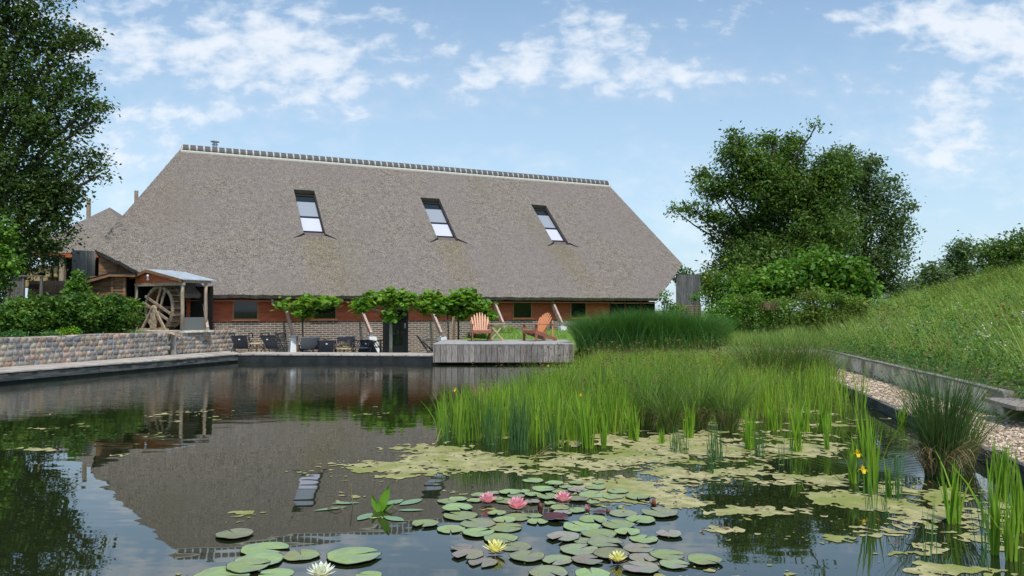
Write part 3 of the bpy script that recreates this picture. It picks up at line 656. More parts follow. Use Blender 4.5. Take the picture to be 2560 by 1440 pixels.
# ------------------------------------------------------------------ cobble stone wall on the left
def stone_wall(name, label, pts, z0, nrow, rh, top_cap=True):
    base = Vector(pts[0]); root = thing(name, label, 'wall', (base.x, base.y, z0)); base.z = z0
    V, Qf = [], []; k = 0
    seg = [(Vector(a), Vector(b)) for a, b in zip(pts[:-1], pts[1:])]
    Ls = [(b - a).length for a, b in seg]; T = sum(Ls)
    def at(s):
        for (a, b), L in zip(seg, Ls):
            if s <= L or (a, b) == seg[-1]: d = (b - a).normalized(); return a + d * s, d
            s -= L
    G = 7; GS = (-1, -.93, -.6, 0, .6, .93, 1)
    for r in range(nrow):
        s = random.uniform(0, .1)
        while s < T - .08:
            wd = random.uniform(.11, .24); zc = z0 + rh * (r + .5) + random.gauss(0, .006) + .012 * math.sin(s * 1.7 + r)
            c, d = at(s + wd / 2); n = Vector((d.y, -d.x, 0)); hw = wd / 2 - .008; hh = rh / 2 - .008 + random.uniform(-.006, .004); dep = random.uniform(.028, .05)
            ph = [random.uniform(.75, 1.0) for _ in range(4)]
            for i in range(G):
                for j in range(G):
                    u, v = GS[i], GS[j]
                    e = max(abs(u), abs(v)); bul = dep * (.25 + .75 * (1 - e ** 5)) if e < .99 else -.012
                    corner = 1 - .09 * (abs(u) * abs(v)) ** 3 * (1.4 - ph[(u > 0) * 2 + (v > 0)] * .4)
                    p = c + d * (u * hw * corner) + n * (bul + random.uniform(-.002, .002)) + Vector((0, 0, v * hh * corner)); p.z += zc
                    V.append(tuple(p - base))
            for i in range(G - 1):
                for j in range(G - 1): Qf.append((k + i * G + j, k + (i + 1) * G + j, k + (i + 1) * G + j + 1, k + i * G + j + 1))
            k += G * G; s += wd
    # cap stones over the top
    s = 0
    while s < T - .1:
        wd = random.uniform(.14, .26); c, d = at(s + wd / 2); n = Vector((d.y, -d.x, 0)); zt = z0 + nrow * rh + .012 * math.sin(s * 1.7)
        for i in range(G):
            for j in range(G):
                u, v = GS[i], GS[j]; e = abs(u) ** 6 + abs(v) ** 6
                p = c + d * (u * (wd / 2 - .01)) + n * (.02 - .16 * (v + 1)) + Vector((0, 0, zt + (.035 * (1 - min(1, e) * .95) if e < 1.6 else -.01) - .012)); V.append(tuple(p - base))
        for i in range(G - 1):
            for j in range(G - 1): Qf.append((k + i * G + j, k + (i + 1) * G + j, k + (i + 1) * G + j + 1, k + i * G + j + 1))
        k += G * G; s += wd
    o = np_obj('stones', np.array(V), np.array(Qf), mt['stone'], root, smooth=True)
    mb = MB()
    for a, b in seg:
        d = (b - a).normalized(); n = Vector((d.y, -d.x, 0)); H_ = nrow * rh
        mb.bar(a - base - n * .165 + Vector((0, 0, z0 + H_ / 2 - .01)), b - base - n * .165 + Vector((0, 0, z0 + H_ / 2 - .01)), .34, H_)
    mb.build('mortar', mt['mortar'], root)
    return root
stone_wall('stone_wall', 'low wall of squared multicoloured cobbles behind the left boardwalk', [(-17.3, 7.5, 0), (-13.33, 18, 0), (-12.8, 19.5, 0), (-11.75, 22.4, 0), (-11.0, 25.0, 0)], .26, 5, .148)
stone_wall('stone_wall', 'shorter lichened cobble wall below the water wheel next to the terrace chairs', [(-10.88, 25.2, 0), (-10.35, 26.6, 0), (-9.95, 27.55, 0), (-9.75, 27.75, 0)], .26, 5, .15)
gp = rng.normal(size=(500, 3)) * np.array([.20, .14, .0]) + np.array([-11.15, 25.15, .93]); gp[:, 2] += .05 - ((gp[:, 0] + 11.15) ** 2) * .6
o = pebbles('gravel_heap', gp, .028, mt['pebble']); tag(o, 'small heap of pale gravel between the two cobble walls', 'gravel', kind='stuff')
# ------------------------------------------------------------------ thatched house
hs_ = thing('thatched_house', 'long house with a huge grey thatched roof, red-brown boards and dark brick', 'house', tuple(B0), BROT)
A = hitR(235, 622); Bp = hitR(458, 738); Cp = hitR(1706, 660); Dp = hitR(1648, 748); Rl = hitR(455, 372); Rr = hitR(1521, 463)
Rl = Vector((Rl.x, YR, RDG)); Rr = Vector((Rr.x, YR, RDG)); Bp = Vector((Bp.x, YE, EAV)); Dp = Vector((Dp.x, YE, EAV))
print('ROOF', A, Bp, Cp, Dp, Rl, Rr)
SK = [((738, 474), (788, 476), (813, 590), (757, 590)), ((1062, 494), (1103, 497), (1140, 601), (1084, 601)), ((1340, 512), (1372, 514), (1416, 611), (1373, 611))]
sky_rects = []
for q in SK:
    h = [hitR(*p) for p in q]
    s0 = (h[0].x + h[3].x) / 2; s1 = (h[1].x + h[2].x) / 2; yt = (h[0].y + h[1].y) / 2; yb = (h[2].y + h[3].y) / 2
    print('SKY', s0, s1, yb, yt); sky_rects.append((s0, s1, yb, yt))
mt['thatch_main'] = thatch('thatch_with_window_stains', [((a + b) / 2, EAV + SL * (c - YE)) for a, b, c, d in sky_rects])
def rz(y): return EAV + SL * (y - YE)
nrm = Vector((0, -SL, 1)).normalized()
bm = bmesh.new()
def loop(pts):
    vs = [bm.verts.new(p) for p in pts]; return [bm.edges.new((vs[i], vs[(i + 1) % len(vs)])) for i in range(len(vs))]
def dense(pts, step=.5, jit=.012):
    out = []
    for i in range(len(pts)):
        a, b = Vector(pts[i]), Vector(pts[(i + 1) % len(pts)]); k = max(1, int((b - a).length / step))
        for j in range(k):
            p = a.lerp(b, j / k)
            if j: p += Vector((random.uniform(-1, 1) * jit, 0, 0)) + Vector((0, 1, SL)) * random.uniform(-1, 1) * jit
            out.append(p)
    return out
ed = loop(dense([Bp, Dp, Cp, Rr, Rl, A], .17, .016))
for (s0, s1, yb, yt) in sky_rects: ed += loop([Vector((s0, yb, rz(yb))), Vector((s1, yb, rz(yb))), Vector((s1, yt, rz(yt))), Vector((s0, yt, rz(yt)))])
bmesh.ops.triangle_fill(bm, use_beauty=True, use_dissolve=False, edges=ed)
mir = lambda p: Vector((p.x, 2 * YR - p.y, p.z))
def poly(pts): bm.faces.new([bm.verts.new(p) for p in pts])
poly([mir(p) for p in (Bp, A, Rl, Rr, Cp, Dp)])
poly([Rl, A + Vector((-.0, 0, 0)), mir(A)][::-1]); poly([Rr, Cp, mir(Cp)])
bmesh.ops.remove_doubles(bm, verts=bm.verts, dist=.002)
bmesh.ops.recalc_face_normals(bm, faces=bm.faces)
me = bpy.data.meshes.new('thatch_roof'); bm.to_mesh(me); bm.free()
roof = link_mesh('thatch_roof', me, mt['thatch_main'], hs_)
if sum((p.normal.z for p in me.polygons)) < 0: me.flip_normals()
so_ = roof.modifiers.new('solid', 'SOLIDIFY'); so_.thickness = .17; so_.offset = -1
# skylights: frame deep in the thatch, two panes, brown sill, lined reveal
for i, (s0, s1, yb, yt) in enumerate(sky_rects):
    dep = .20; up = Vector((0, 1, SL)).normalized(); L = (yt - yb) * math.sqrt(1 + SL * SL); o0 = Vector((s0, yb, rz(yb))) - nrm * dep; wdt = s1 - s0
    X = Vector((1, 0, 0))
    def P(a, b, c=0.): return o0 + X * a + up * b + nrm * c
    def slab(mb, a0, a1, b0, b1, c0, c1):
        vs = [P(a, b, c) for a in (a0, a1) for b in (b0, b1) for c in (c0, c1)]
        mb.add(vs, [(0, 1, 3, 2), (4, 6, 7, 5), (0, 4, 5, 1), (2, 3, 7, 6), (0, 2, 6, 4), (1, 5, 7, 3)])
    mb = MB(); f0 = .05; sil = L * .14; top = L * .94
    slab(mb, .0, f0, sil, top, 0, .06); slab(mb, wdt - f0, wdt, sil, top, 0, .06); slab(mb, f0, wdt - f0, sil, sil + .06, 0, .06); slab(mb, f0, wdt - f0, top - .06, top, 0, .06)
    mid = sil + (top - sil) * .40; slab(mb, f0, wdt - f0, mid - .04, mid + .04, 0, .055)
    fr = mb.build('roof_window', mt['darkmetal'], hs_)
    mb = MB(); slab(mb, f0, wdt - f0, sil + .06, mid - .04, .005, .02); mb.build('lower_pane', mt['skyglass2'], fr)
    mb = MB(); slab(mb, f0, wdt - f0, mid + .04, top - .06 - L * .12, .005, .02); mb.build('upper_pane', mt['skyglass'], fr)
    mb = MB(); slab(mb, f0, wdt - f0, top - .06 - L * .12, top - .06, .005, .03); mb.build('shutter_box', mt['glass'], fr)
    mb = MB(); slab(mb, .0, wdt, -.02, sil, -.0, .03); mb.build('sill', mt['lead'], fr)
    mb = MB(); slab(mb, -.02, wdt + .02, -.05, L + .02, -.12, -.002); mb.build('window_lining', mt['dark'], fr)
    mb = MB(); slab(mb, -.05, -.001, -.03, L - .002, -.01, dep - .03); slab(mb, wdt + .001, wdt + .05, -.03, L - .002, -.01, dep - .03); slab(mb, -.04, wdt + .04, L + .001, L + .05, -.01, dep - .03); mb.build('thatch_reveal', mt['bush'], fr)
    # flared lips of thatch either side of the sill
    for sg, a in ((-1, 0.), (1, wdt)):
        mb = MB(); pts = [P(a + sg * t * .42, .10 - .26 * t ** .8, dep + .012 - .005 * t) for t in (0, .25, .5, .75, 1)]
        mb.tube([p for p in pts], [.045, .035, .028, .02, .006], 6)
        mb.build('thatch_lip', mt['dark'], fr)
# ridge: pale mortar bed, dark half-round tiles with mortar joints
mb = MB(); Lr = Rr.x - Rl.x; prof = [(math.cos(a), math.sin(a)) for a in np.linspace(0, math.pi, 9)]
def arc(mb, x0, x1, r, zc, rr=None, zo=0.):
    a = [(x0, YR + c * r * .95, zc + s_ * r) for c, s_ in prof]; mb.prism(a, (x1 - x0, 0, 0))
arc(mb, Rl.x - .02, Rr.x + .02, .225, RDG - .10)
mb.prism([(Rl.x - .06, YR - .27, RDG - .26), (Rl.x - .06, YR - .27, RDG - .19), (Rl.x - .06, YR, RDG + .05), (Rl.x - .06, YR + .36, RDG - .22), (Rl.x - .06, YR + .36, RDG - .30)], (Lr + .12, 0, 0))
mb.build('ridge_mortar', mt['ridgemortar'], hs_)
nt_r = 74; tl = None
for i in range(nt_r):
    x = Rl.x + Lr * (i + .5) / nt_r
    if tl is None:
        m2 = MB(); pr = [(-.112, YR + c * .245 * .95, RDG - .10 + s_ * .245) for c, s_ in prof]; m2.prism(pr, (.224, 0, 0)); tl = m2.build('ridge_tile', mt['ridgetile'], hs_); tl.location = (x, 0, 0)
    else: c = tl.copy(); C.objects.link(c); c.location = (x, 0, 0)
# flue
fx = Rl.x + 1.35
mb = MB(); mb.lathe((fx, YR + .35, 0), [(.10, RDG - .5), (.10, RDG + .30), (.13, RDG + .31), (.13, RDG + .34), (.09, RDG + .35), (.09, RDG + .42), (.19, RDG + .43), (.19, RDG + .46), (.05, RDG + .50)], 14)
mb.build('chimney_flue', mt['steel'], hs_)
# walls
S0, S1 = Bp.x + .15, Dp.x - .15; ZB = 1.30
def wbox(mb, s0, s1, y0, y1, z0, z1): mb.box(((s0 + s1) / 2, (y0 + y1) / 2, (z0 + z1) / 2), (s1 - s0, y1 - y0, z1 - z0))
door = (hitL(957, 800)[0], hitL(1020, 800)[0])
wins = [(580, 647), (778, 842), (1280, 1330), (1424, 1466)]
W = [(hitL(a, 780)[0], hitL(b, 780)[0], ZB + .04, 2.12) for a, b in wins]
W += [(hitL(1524, 780)[0], hitL(1560, 780)[0], ZB + .04, 2.10), (hitL(1563, 780)[0], hitL(1600, 780)[0], ZB + .04, 2.10), (hitL(1603, 780)[0], hitL(1636, 780)[0], ZB + .04, 2.10)]
mb = MB(); wbox(mb, S0, door[0], 0, .3, -.1, ZB); wbox(mb, door[1], S1, 0, .3, -.1, ZB); wbox(mb, S0, S0 + .3, .3, 13, -.1, ZB); wbox(mb, S1 - .3, S1, .3, 13, -.1, ZB)
mb.build('brick_plinth', mt['brick'], hs_)
# overlapping waney boards
def waney(mb, s0, s1, z0, z1, y=0., bh=.165, ax=0, flip=1, slope=None):
    n = max(1, round((z1 - z0) / bh)); bh = (z1 - z0) / n; k = max(2, int((s1 - s0) / .12))
    for j in range(n):
        zb = z0 + j * bh; ph = random.uniform(0, 50); vs = []
        for i in range(k + 1):
            s = s0 + (s1 - s0) * i / k; wv = .014 * mnoise.noise(Vector((s * 1.3 + ph, j * 3.1, 0))) * 2 + .006 * mnoise.noise(Vector((s * 6 + ph, 0, 1)))
            if j == 0: wv *= .3
            for (yy, zz) in ((y - flip * .030, zb + wv - .012), (y - flip * .006, zb + bh), (y, zb + wv - .012), (y, zb + bh)):
                vs.append((s, yy, zz) if ax == 0 else (yy, s, zz))
        fs = []
        for i in range(k):
            a, b = 4 * i, 4 * i + 4; fs += [(a, b, b + 1, a + 1), (a + 2, a + 3, b + 3, b + 2), (a, a + 2, b + 2, b), (a + 1, b + 1, b + 3, a + 3)]
        fs += [(0, 1, 3, 2), (4 * k, 4 * k + 2, 4 * k + 3, 4 * k + 1)]
        mb.add(vs, fs)
mb = MB(); wbox(mb, S0, S1, .03, .28, ZB, 2.62); mb.build('wall_backing', mt['dark'], hs_)
xs = sorted([S0, S1] + [a for w_ in W for a in w_[:2]] + list(door)); op = [(w_[0], w_[1]) for w_ in W] + [door]
for a, b in zip(xs[:-1], xs[1:]):
    m_ = (a + b) / 2
    if any(o0 < m_ < o1 for o0, o1 in op) or b - a < .04: continue
    mb = MB(); waney(mb, a, b, ZB + .01, 2.45, 0); mb.build('board_cladding', mt['clad'], hs_)
mb = MB(); waney(mb, .0, 13, ZB, 2.2, S0 - .0, ax=1); 
waney(mb, 1.2, 11.8, 2.2, 3.4, S0, ax=1); waney(mb, 2.6, 10.4, 3.4, 4.4, S0, ax=1); mb.build('end_wall_boards', mt['clad'], hs_)
mb = MB(); mb.prism([(S0 + .02, 0, ZB), (S0 + .02, 13, ZB), (S0 + .02, 13, 2.2), (S0 + .02, 6.5, 7.8), (S0 + .02, 0, 2.2)], (.05, 0, 0)); mb.prism([(S1 - .02, 0, 0), (S1 - .02, 13, 0), (S1 - .02, 13, 2.2), (S1 - .02, 6.5, 7.8), (S1 - .02, 0, 2.2)], (-.05, 0, 0)); mb.build('end_wall', mt['shedwood'], hs_)
for i, (a, b, z0, z1) in enumerate(W):
    mb = MB(); f = .065; wbox(mb, a, a + f, -.05, .06, z0, z1); wbox(mb, b - f, b, -.05, .06, z0, z1); wbox(mb, a + f, b - f, -.05, .06, z0, z0 + f); wbox(mb, a + f, b - f, -.05, .06, z1 - f, z1); wbox(mb, a - .02, b + .02, -.075, -.052, z0 - .02, z0 + .02)
    fr = mb.build('window_frame', mt['frame'] if i < 4 else mt['darkmetal'], hs_, bevel=.004)
    mb = MB(); wbox(mb, a + f, b - f, -.012, -.004, z0 + f, z1 - f); mb.build('pane', mt['glass'], fr)
    mb = MB(); wbox(mb, a + f, b - f, -.03, -.014, z1 - f - .028, z1 - f - .006); mb.build('blind_rail', mt['blind'], fr)
# door
mb = MB(); a, b = door; wbox(mb, a, a + .09, -.05, .08, 0, 2.3); wbox(mb, b - .09, b, -.05, .08, 0, 2.3); wbox(mb, a + .09, b - .09, -.05, .08, 2.2, 2.3)
dr = mb.build('door_frame', mt['darkmetal'], hs_)
mb = MB(); wbox(mb, a + .36, b - .2, -.012, -.002, .36, 2.15); mb.build('door_glass', mt['glass'], dr)
mb = MB(); wbox(mb, a + .09, b - .09, .0, .04, .02, 2.2); mb.build('door_leaf', mat('black_door_paint', (.012, .014, .015), rough=.35), dr)
mb = MB(); wbox(mb, b - .15, b - .13, -.07, -.02, 1.0, 1.2); mb.build('handle', mt['steel'], dr)
mb = MB(); waney(mb, -3.95, S0, 1.0, 3.55, 1.30); mb.build('upper_gable_boards', mt['shedwood'], hs_)
mb = MB(); wbox(mb, -4.55, -3.97, 1.32, 1.40, .9, 3.62); wbox(mb, -3.97, S0, 1.36, 1.44, .9, 3.5); mb.build('gable_panel', mt['shedwood'], hs_)
# soffit line under the thatch
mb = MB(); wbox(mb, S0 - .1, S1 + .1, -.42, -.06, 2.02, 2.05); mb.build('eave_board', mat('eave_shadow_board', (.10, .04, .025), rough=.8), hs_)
# slanting timber braces on white piers
BR = [((712, 765), (733, 838), 'pier'), ((905, 780), (928, 835), 'pier'), ((1083, 787), (1103, 835), 'pier'), ((1237, 762), (1257, 810), 'pier'), ((1384, 765), (1404, 810), 'pier'), ((507, 745), (519, 822), None)]
for i, (tp, bt, pr) in enumerate(BR):
    s, z = hitL(*bt, -1.05); st = hitL(*tp, -.30)[0]; zt = 2.15
    s = hitL(bt[0], bt[1], -1.05)[0]; zz = hitL(bt[0], bt[1], -1.05)[1]
    d = Vector((st - s, .75, hitL(*tp, -.30)[1] - zz)); top = Vector((s, -1.05, zz)) + d * ((2.12 - zz) / d.z)
    mb = MB(); mb.bar((s, -1.05, zz), top, .085, .20, up=(0, -1, .2)); br = mb.build('brace', mt['brace'], hs_, bevel=.006)
    mb = MB(); mb.bar((s, -1.05, zz - .10), (s, -1.05, zz + .03), .10, .035); mb.bar((s, -1.10, zz - .06), (s + .12, -1.10, zz - .12), .03, .05); mb.build('steel_shoe', mt['steel'], br)
    if pr:
        mb = MB(); zb = zz - .10; z0_ = -.05; a, b = .20, .15
        vs = [(s - .17, -1.4, z0_), (s + .30, -1.4, z0_), (s + .30, -.85, z0_), (s - .17, -.85, z0_), (s - .10, -1.18, zb), (s + .17, -1.18, zb), (s + .17, -.92, zb), (s - .10, -.92, zb)]
        mb.add(vs, [(0, 3, 2, 1), (4, 5, 6, 7), (0, 1, 5, 4), (1, 2, 6, 5), (2, 3, 7, 6), (3, 0, 4, 7)]); mb.build('brace_pier', mt['white'], br, bevel=.015)
# wall lamps under the eave
for i, (px, py) in enumerate(((681, 750), (1241, 752))):
    s, z = hitL(px, py, -.12); mb = MB(); mb.box((s, -.10, z), (.09, .12, .06)); l = mb.build('wall_lamp', mt['steel'], hs_, bevel=.01); mb = MB(); mb.lathe((s, -.16, z - .12), [(.03, .1), (.045, .08), (.045, -.04), (.02, -.05)], 10); mb.build('lamp_shade', mt['white'], l)

# grey board screens at both ends of the house
def vboards(name, label, p, q, z0, z1, m, bw=.14):
    p, q = Vector(p), Vector(q); root = thing(name, label, 'screen', (p.x, p.y, z0)); mb = MB(); L = (q - p).length; k = round(L / bw); d = (q - p).normalized(); b = Vector((p.x, p.y, z0))
    for i in range(k):
        a = p.lerp(q, (i + .02) / k) - b; c = p.lerp(q, (i + .98) / k) - b; a.z = c.z = 0; h = z1 - z0 + random.uniform(-.004, .004); n = Vector((d.y, -d.x, 0)) * random.uniform(0, .006)
        mb.bar(a + n + Vector((0, 0, h / 2)), c + n + Vector((0, 0, h / 2)), .03, h)
    mb.build('boards', m, root); p.z = q.z = z0; mb = MB(); mb.bar(p - b + Vector((0, .05, .3)), q - b + Vector((0, .05, .3)), .05, .08); mb.bar(p - b + Vector((0, .05, z1 - z0 - .3)), q - b + Vector((0, .05, z1 - z0 - .3)), .05, .08); mb.build('rails', m, root); return root
p = atY(180, 640, 31.0); q = atY(238, 640, 31.6); vboards('board_screen', 'tall screen of grey weathered boards at the left end of the thatched house', (p.x, p.y, 0), (q.x, q.y, 0), .9, atY(180, 625, 31.0).z, mt['panelgrey'])
p = atY(1690, 700, 38.2); q = atY(1750, 700, 38.6); vboards('board_screen', 'dark grey board screen at the right end of the thatched house', (p.x, p.y, 0), (q.x, q.y, 0), .7, atY(1700, 686, 38.2).z, mat('dark_grey_boards', (.085, .085, .09), (.15, .145, .145), scale=5, stretch=(5, 5, .5), island=.2, rough=.85))
# wicker woven panel right
p = atY(1684, 772, 35.5); q = atY(1748, 772, 35.8); root = thing('wicker_fence', 'woven wicker fence panel below the dark board screen', 'fence', (p.x, p.y, .7)); mb = MB(); zt = atY(1700, 762, 35.5).z - .7
for i in range(12): mb.tube([(t * (q.x - p.x), .02 * math.sin(t * 30 + i * math.pi), zt * (i + .5) / 12) for t in np.linspace(0, 1, 20)], .022, 5)
mb.build('weave', mt['bush'], root); mb = MB()
for t in (0, .33, .66, 1): mb.tube([(t * (q.x - p.x), 0, 0), (t * (q.x - p.x), 0, zt + .05)], .02, 6)
mb.build('stakes', mt['bush'], root)

# ------------------------------------------------------------------ water wheel shelter
WR = R(-30); O = Vector((-10.9, 25.8, 1.03))
wh = thing('wheel_shelter', 'open timber shelter with a zinc roof over the water wheel', 'shelter', tuple(O), WR)
def loc(x, y, z): return (x, y, z - O.z)
ZR, ZE, ZLf = 3.10, 2.74, 2.90; XA = -1.72; DP = 1.25
mb = MB()
def corr(mb, x0, z0, x1, z1, y0, y1, n, th=.02):
    """corrugated sheet from ridge (x0,z0) to eave (x1,z1), ribs running down the slope"""
    vs = []; k = n * 4
    for i in range(k + 1):
        y = y0 + (y1 - y0) * i / k; w_ = .014 * math.sin(i * math.pi / 2)
        vs += [(x0, y, z0 + w_), (x1, y, z1 + w_), (x1, y, z1 + w_ - th), (x0, y, z0 + w_ - th)]
    fs = []
    for i in range(k): a = 4 * i; fs += [(a, a + 1, a + 5, a + 4), (a + 3, a + 7, a + 6, a + 2), (a + 1, a + 2, a + 6, a + 5), (a, a + 4, a + 7, a + 3)]
    fs += [(0, 3, 2, 1), (4 * k, 4 * k + 1, 4 * k + 2, 4 * k + 3)]; mb.add(vs, fs)
corr(mb, XA, ZR - O.z, .12, ZE - O.z - .01, -.12, DP, 14); corr(mb, XA - .002, ZR - O.z, -2.6, ZLf - O.z - .04, -.12, DP, 14)
rf = mb.build('zinc_roof', mt['zinc'], wh)
mb = MB(); mb.bar(loc(XA, -.14, ZR - .06), loc(.12, -.14, ZE - .06), .03, .10); mb.bar(loc(XA, -.14, ZR - .06), loc(-2.6, -.14, ZLf - .08), .03, .10); mb.build('barge_board', mt['shedwood'], wh)
mb = MB(); mb.prism([loc(-2.45, -.04, ZE - .20), loc(0, -.04, ZE - .20), loc(0, -.04, ZE - .05), loc(XA, -.04, ZR - .06), loc(-2.45, -.04, ZLf - .08)], (0, .03, 0)); mb.build('gable_boards', mt['clad'], wh)
for (x, y, r) in ((0, 0, .062), (-2.43, 0, .055), (0, .92, .058), (-2.43, 1.0, .05)):
    mb = MB(); mb.tube([(x, y, 0), (x + .01, y, .6), (x - .008, y, 1.2), (x, y, ZE - O.z - .12)], [r * 1.08, r, r * .96, r * .92], 10); mb.build('post', mt['post'], wh, smooth=True)
mb = MB(); mb.bar((-2.5, 0, ZE - O.z - .16), (.08, 0, ZE - O.z - .16), .09, .10); mb.bar((0, 0, ZE - O.z - .07), (0, 1.1, ZE - O.z - .07), .10, .09); mb.build('beams', mt['post'], wh)
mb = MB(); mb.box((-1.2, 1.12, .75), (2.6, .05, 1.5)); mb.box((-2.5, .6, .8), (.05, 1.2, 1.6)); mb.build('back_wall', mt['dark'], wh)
mb = MB(); mb.box((-1.15, .35, -.03), (2.9, 1.3, .06)); mb.build('floor_slab', mt['concrete'], wh)
mb = MB(); mb.tube([(XA + .15, -.18, ZE - O.z - .02), (XA + .15, -.19, ZE - O.z + .12)], .035, 8); wl_ = mb.build('lantern', mt['steel'], wh); mb = MB(); mb.lathe((XA + .15, -.19, ZE - O.z + .12), [(.06, 0), (.015, .06)], 8); mb.build('lantern_cap', mt['steel'], wl_)
mb = MB(); mb.box((.0, .46, .22), (.02, .8, .44)); mb.build('glass_guard', glassm('guard_glass', (.16, .17, .17), .1, .6), wh)
# the wheel
ww = thing('waterwheel', 'big wooden water wheel with crossed spokes under the zinc roof', 'water wheel', (O.x, O.y, O.z), WR)
wc = Vector((-1.40, .34, .76)); rad = .76
def ring(mb, c, r0, r1, y0, y1, n=40):
    vs = []
    for i in range(n):
        a = 2 * math.pi * i / n; ca, sa = math.cos(a), math.sin(a)
        for r, y in ((r0, y0), (r1, y0), (r1, y1), (r0, y1)): vs.append((c.x + ca * r, c.y + y, c.z + sa * r))
    fs = []
    for i in range(n):
        a, b = 4 * i, 4 * ((i + 1) % n)
        for k in range(4): fs.append((a + k, b + k, b + (k + 1) % 4, a + (k + 1) % 4))
    mb.add(vs, fs)
for y0 in (-.22, .16):
    mb = MB(); ring(mb, wc, rad - .10, rad, y0, y0 + .05); mb.build('rim', mt['wheelwood'], ww)
mb = MB(); 
for i in range(20):
    a = 2 * math.pi * i / 20; mb.box((wc.x + math.cos(a) * (rad - .055), wc.y, wc.z + math.sin(a) * (rad - .055)), (.14, .34, .02), ry=-a + .5)
mb.build('paddles', mt['wheelwood'], ww)
mb = MB(); ring(mb, wc, rad - .13, rad - .115, -.17, .17); mb.build('drum', mt['shedwood'], ww)
for off, ang in ((.11, R(68)), (-.13, R(68)), (.11, R(-24)), (-.13, R(-24))):
    d = Vector((math.cos(ang), 0, math.sin(ang))); n = Vector((-d.z, 0, d.x)); yo = -.25 if ang > 0 else -.29
    mb = MB(); hl = math.sqrt(rad ** 2 - off ** 2) - .02; mb.bar(wc + n * off - d * hl + Vector((0, yo, 0)), wc + n * off + d * hl + Vector((0, yo, 0)), .04, .085, up=n); mb.build('spoke', mt['wheelwood'], ww, bevel=.004)
mb = MB(); mb.tube([wc + Vector((0, -.5, 0)), wc + Vector((0, .5, 0))], .05, 12); mb.build('axle', mt['wheelwood'], ww)
mb = MB(); x = wc.x; y = -.12
mb.prism([(x - .11, y, 0), (x + .11, y, 0), (x + .11, y, .74), (x + .07, y, .82), (x, y, .85), (x - .07, y, .82), (x - .11, y, .74)], (0, .10, 0)); mb.build('bearing_post', mt['wheelwood'], ww, bevel=.01)
mb = MB(); mb.bar((x - .10, y + .05, .68), (x - .62, y + .05, .02), .06, .08); mb.bar((x + .10, y + .05, .68), (x + .62, y + .05, .02), .06, .08); mb.build('struts', mt['wheelwood'], ww)
mb = MB(); mb.bar((x - .7, y + .05, .03), (x + .75, y + .05, .03), .10, .07); mb.build('sill_beam', mt['wheelwood'], ww)

# shed left of the wheel
sb = atY(315, 760, 26.9); sO = Vector((sb.x, sb.y, 1.0)); k27 = 26.9 / F
def sx(px): return (px - 1280) * k27 - sO.x
def sz(py): return CH + (HZ - py) * k27 - 1.0
sh = thing('timber_shed', 'small shed of brown waney boards with low corrugated roof beside the wheel shelter', 'shed', tuple(sO))
mb = MB(); waney(mb, sx(202), sx(280), 0, sz(700), 0, bh=.17); waney(mb, sx(286), sx(311), 0, sz(690), -.03, bh=.17); waney(mb, sx(225), sx(280), sz(700), sz(690), 0, bh=.15); mb.build('board_wall', mt['shedwood'], sh)
mb = MB()
for px in (203, 283, 313): mb.box((sx(px), -.05, sz(690) / 2), (.085, .08, sz(690)))
mb.build('corner_posts', mt['shedwood'], sh)
mb = MB(); mb.prism([(sx(160), -.25, sz(716)), (sx(283), -.25, sz(682)), (sx(347), -.25, sz(684)), (sx(347), -.25, sz(687)), (sx(283), -.25, sz(686)), (sx(160), -.25, sz(720))], (0, 2.2, 0)); mb.build('shed_roof', mt['darkmetal'], sh)
mb = MB(); mb.prism([(sx(163), -.27, sz(720)), (sx(283), -.27, sz(686)), (sx(346), -.27, sz(688)), (sx(346), -.27, sz(693)), (sx(283), -.27, sz(692)), (sx(163), -.27, sz(727))], (0, .04, 0)); mb.build('fascia', mt['shedwood'], sh)
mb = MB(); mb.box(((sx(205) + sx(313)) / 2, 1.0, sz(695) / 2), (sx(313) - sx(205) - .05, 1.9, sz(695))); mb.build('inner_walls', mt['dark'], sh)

# ------------------------------------------------------------------ hay barrack behind
Yh = 42.; kh = Yh / F; hb = atY(190, 776, Yh); hO = Vector((hb.x, hb.y, .9))
hbk = thing('hay_barn', 'open hay barn with a pyramid thatched roof behind the grey fence', 'barn', tuple(hO))
zz0 = CH + (HZ - 632) * kh - .9; zz1 = CH + (HZ - 497) * kh - .9; r = 3.35
mb = MB(); c = Vector((0, r, zz1)); cs = [(-r, 0, zz0), (r * 1.05, 0, zz0), (r * 1.05, 2 * r, zz0), (-r, 2 * r, zz0)]
mb.add(cs + [tuple(c)], [(0, 1, 4), (1, 2, 4), (2, 3, 4), (3, 0, 4), (3, 2, 1, 0)]); o = mb.build('thatch_roof', mt['thatch'], hbk)
for i, (px, top) in enumerate(((222, 496), (341, 477), (60, 500), (110, 470))):
    Yp = 44.6 if i in (0, 2) else 47.; p = atY(px, top, Yp); mb = MB(); mb.tube([(p.x - hO.x, p.y - hO.y, 0), (p.x - hO.x, p.y - hO.y, p.z - .9)], .12, 8); mb.build('pole', mt['post'], hbk)
for x in (-r + .2, -.9, (166 - 190) * kh + .5, r - .3): mb = MB(); mb.box((x, .25, zz0 / 2), (.24, .24, zz0)); mb.build('post', mt['post'], hbk)
mb = MB(); mb.box((0, .1, zz0 - .12), (2 * r, .16, .24)); mb.build('eave_beam', mt['clad'], hbk)
mb = MB(); mb.box((0, 3.6, 2.0), (6.6, .1, 4.0)); mb.box((3.3, 2.0, 2.0), (.1, 3.4, 4.0)); mb.build('back_wall', mt['dark'], hbk)
